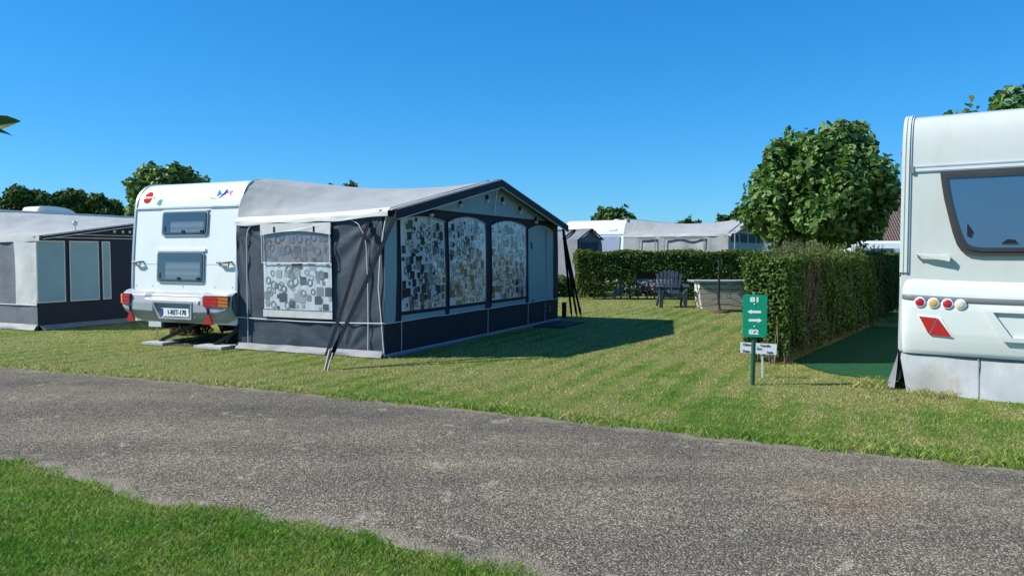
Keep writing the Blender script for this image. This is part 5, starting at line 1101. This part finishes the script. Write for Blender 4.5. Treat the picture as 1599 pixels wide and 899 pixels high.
mb = MB(); mb.box(-.76, .80, -.38, .38, .725, .755); bevel(mb.build('table_top', M['tabletop'], tb), .008)
mb = MB(); mb.box(-.78, .82, -.40, .40, .712, .726); mb.build('rim', M['iron'], tb)
for sx in (-1, 1):
    for sy in (-1, 1): mb = MB(); mb.tube([(sx * .55, -sy * .30, .71), (sx * .57, sy * .04, .36), (sx * (.60), sy * .36, 0)], .011, 6); mb.build('leg', M['iron'], tb)
mb = MB()
for y in (-.22,):
    mb.tube([(-.50, y, .66), (-.14, y, .42)], .007, 5); mb.tube([(.50, y, .66), (.14, y, .42)], .007, 5); mb.tube([(-.56, y, .14), (-.14, y, .34)], .007, 5); mb.tube([(.56, y, .14), (.14, y, .34)], .007, 5)
    for c in (-.12, .12): mb.tube([(c + .045 * math.cos(t), y, .38 + .055 * math.sin(t)) for t in [k * math.pi / 6 for k in range(13)]], .006, 5, False)
    mb.tube([(-.6, y, .12), (-.2, y, .17), (.1, y, .17), (.6, y, .10)], .009, 5)
mb.tube([(-.56, 0, .54), (.56, 0, .52)], .009, 5); mb.build('leg_brace', M['iron'], tb)
pp_ = empty('parasol_stand', (4.93, 18.3, 0), 0, 'bare dark parasol pole standing in front of the folding table', 'parasol stand')
mb = MB(); mb.tube([(0, 0, 0), (0, 0, 1.24)], .027, 10); mb.lathe([(.033, .52), (.033, .72)], 10); mb.build('pole', M['black'], pp_)
mb = MB(); mb.lathe([(.25, 0), (.25, .03), (.22, .05), (.05, .06), (.04, .18)], 24); mb.build('base', mat("base_brown", (.09, .06, .04), .8, .3, 12), pp_)
bxs = empty('storage_box', (5.55, 19.75, 0), R(-2), 'cream storage box with green lid behind the folding table', 'storage box')
mb = MB()
def tb_(z): return .78 - .08 * max(0, (.30 - z)) / .30
for k in range(5):
    z0_, z1_ = k * .125 + .004, (k + 1) * .125 - .004
    w0, w1 = tb_(z0_), tb_(z1_); mb.add([(-w0, -.3, z0_), (w0, -.3, z0_), (w0, .35, z0_), (-w0, .35, z0_), (-w1, -.3, z1_), (w1, -.3, z1_), (w1, .35, z1_), (-w1, .35, z1_)], [(3, 2, 1, 0), (4, 5, 6, 7), (0, 1, 5, 4), (1, 2, 6, 5), (2, 3, 7, 6), (3, 0, 4, 7)], False)
mb.box(-.66, .66, -.285, .33, 0, .62); bevel(mb.build('body', M['boxc'], bxs), .006)
mb = MB(); mb.box(-.81, .81, -.33, .38, .626, .70); bevel(mb.build('lid', M['boxg'], bxs), .015, 3)
mb = MB(); mb.box(-.08, .08, -.345, -.33, .60, .65); mb.build('latch', M['boxg'], bxs)
# tarpaulin and stones behind the hedge gap
tp = empty('tarpaulin', (4.35, 26.2, 0), 0, 'slumped dark grey tarpaulin seen through the gap in the back hedge', 'tarpaulin')
mb = MB(); mb.grid(lambda u, v: Vector(((u - .5) * 1.9, (v - .5) * 1.2, .62 * math.sin(math.pi * u) ** .7 * math.sin(math.pi * v) ** .6 + .05 * fn3(u * 5, v * 5, 0))), 30, 20); mb.build('sheet', M['tarp'], tp)
mb = MB(); mb.tube([(-.9, 0, 0), (-.3, 0, .58), (.4, 0, .60), (.9, 0, 0)], .02); mb.build('rope', M['rubble'], tp)
st = MB(); rs = random.Random(3)
for i in range(420):
    c = Vector((4.45 + rs.uniform(-.8, .8), 25.4 + rs.uniform(-.2, .25), rs.uniform(.02, .85) * rs.uniform(.3, 1))); s_ = rs.uniform(.025, .07)
    st.lathe([(s_ * .4, -s_ * .5), (s_, -s_ * .1), (s_ * .8, s_ * .4), (s_ * .2, s_ * .6)], 5, Matrix.Translation(c) @ Matrix.Rotation(rs.uniform(0, 3), 4, 'X'))
tag(st.build('stone_pile', M['rubble']), 'heap of pale stones behind the gap in the back hedge', 'stones', kind='stuff')

# ================= SIGNS =================
sg = empty('pitch_sign', (2.57, 8.16, 0), R(-20), 'green pitch sign with white arrows and numbers on a post by the hedge', 'sign')
mb = MB(); mb.tube([(0, 0, -.05), (.012, 0, .97)], .0235, 14); mb.lathe([(.029, .965), (.029, .985), (.02, .995)], 14, Matrix.Translation((.012, 0, 0))); mb.build('post', M['postg'], sg)
def sgn(x, z, d): return Vector((x + .016, -.03 - d, z))
mb = MB(); mb.prism(rrect(-.124, .124, .515, .965, .035, 6), sgn, 0, .006); pn = mb.build('sign_panel', M['signg'], sg); bevel(pn, .002)
def flat(x, z): return Matrix.Translation((x + .016, -.0375, z)) @ rotv
text("81", .070, flat(.0, .912), M['signw'], 'pitch_number', pn, bold=.0030, sx=1.45); text("82", .070, flat(-.008, .568), M['signw'], 'pitch_number', pn, bold=.0030, sx=1.45)
for z, s_ in ((.785, -1), (.695, 1)):
    mb = MB(); ox = -.004 if s_ < 0 else .004
    mb.prism([(ox - s_ * .066, z - .0125), (ox + s_ * .028, z - .0125), (ox + s_ * .028, z - .024), (ox + s_ * .072, z), (ox + s_ * .028, z + .024), (ox + s_ * .028, z + .0125), (ox - s_ * .066, z + .0125)], sgn, .006, .0075); mb.build('arrow', M['signw'], pn)
for z in (.865, .628): mb = MB(); mb.lathe([(.009, 0), (.008, .004), (.003, .006)], 10, Matrix.Translation((.016, -.036, z)) @ Matrix.Rotation(R(90), 4, 'X')); mb.build('bolt', M['steel'], pn)
ns = empty('name_sign', (2.775, 8.62, 0), R(-16), 'small white name board on a thin stake behind the green sign post', 'sign')
nsf = lambda x, z, d: Vector((x, -d, z + x * -.03))
mb = MB(); mb.prism([(-.195, .275), (.195, .275), (.195, .395), (-.195, .395)], nsf, 0, .008); np_ = mb.build('name_panel', M['signw'], ns)
mb = MB(); mb.box(.035, .055, .002, .014, -.02, .38); mb.build('stake', M['piping'], ns)
def nflat(x, z): return Matrix.Translation((x, -.0095, z - .03 * x)) @ rotv @ Matrix.Rotation(R(-1.7), 4, 'Z')
for t_, x, z in (("Clément", -.105, .370), (",", -.005, .370), ("Camille", .075, .370), ("Lise", .01, .333), ("Hugo", -.13, .297), ("Sofia", .125, .297)):
    text(t_, .036, nflat(x, z), M['ink'], 'lettering', np_, bold=.0004)
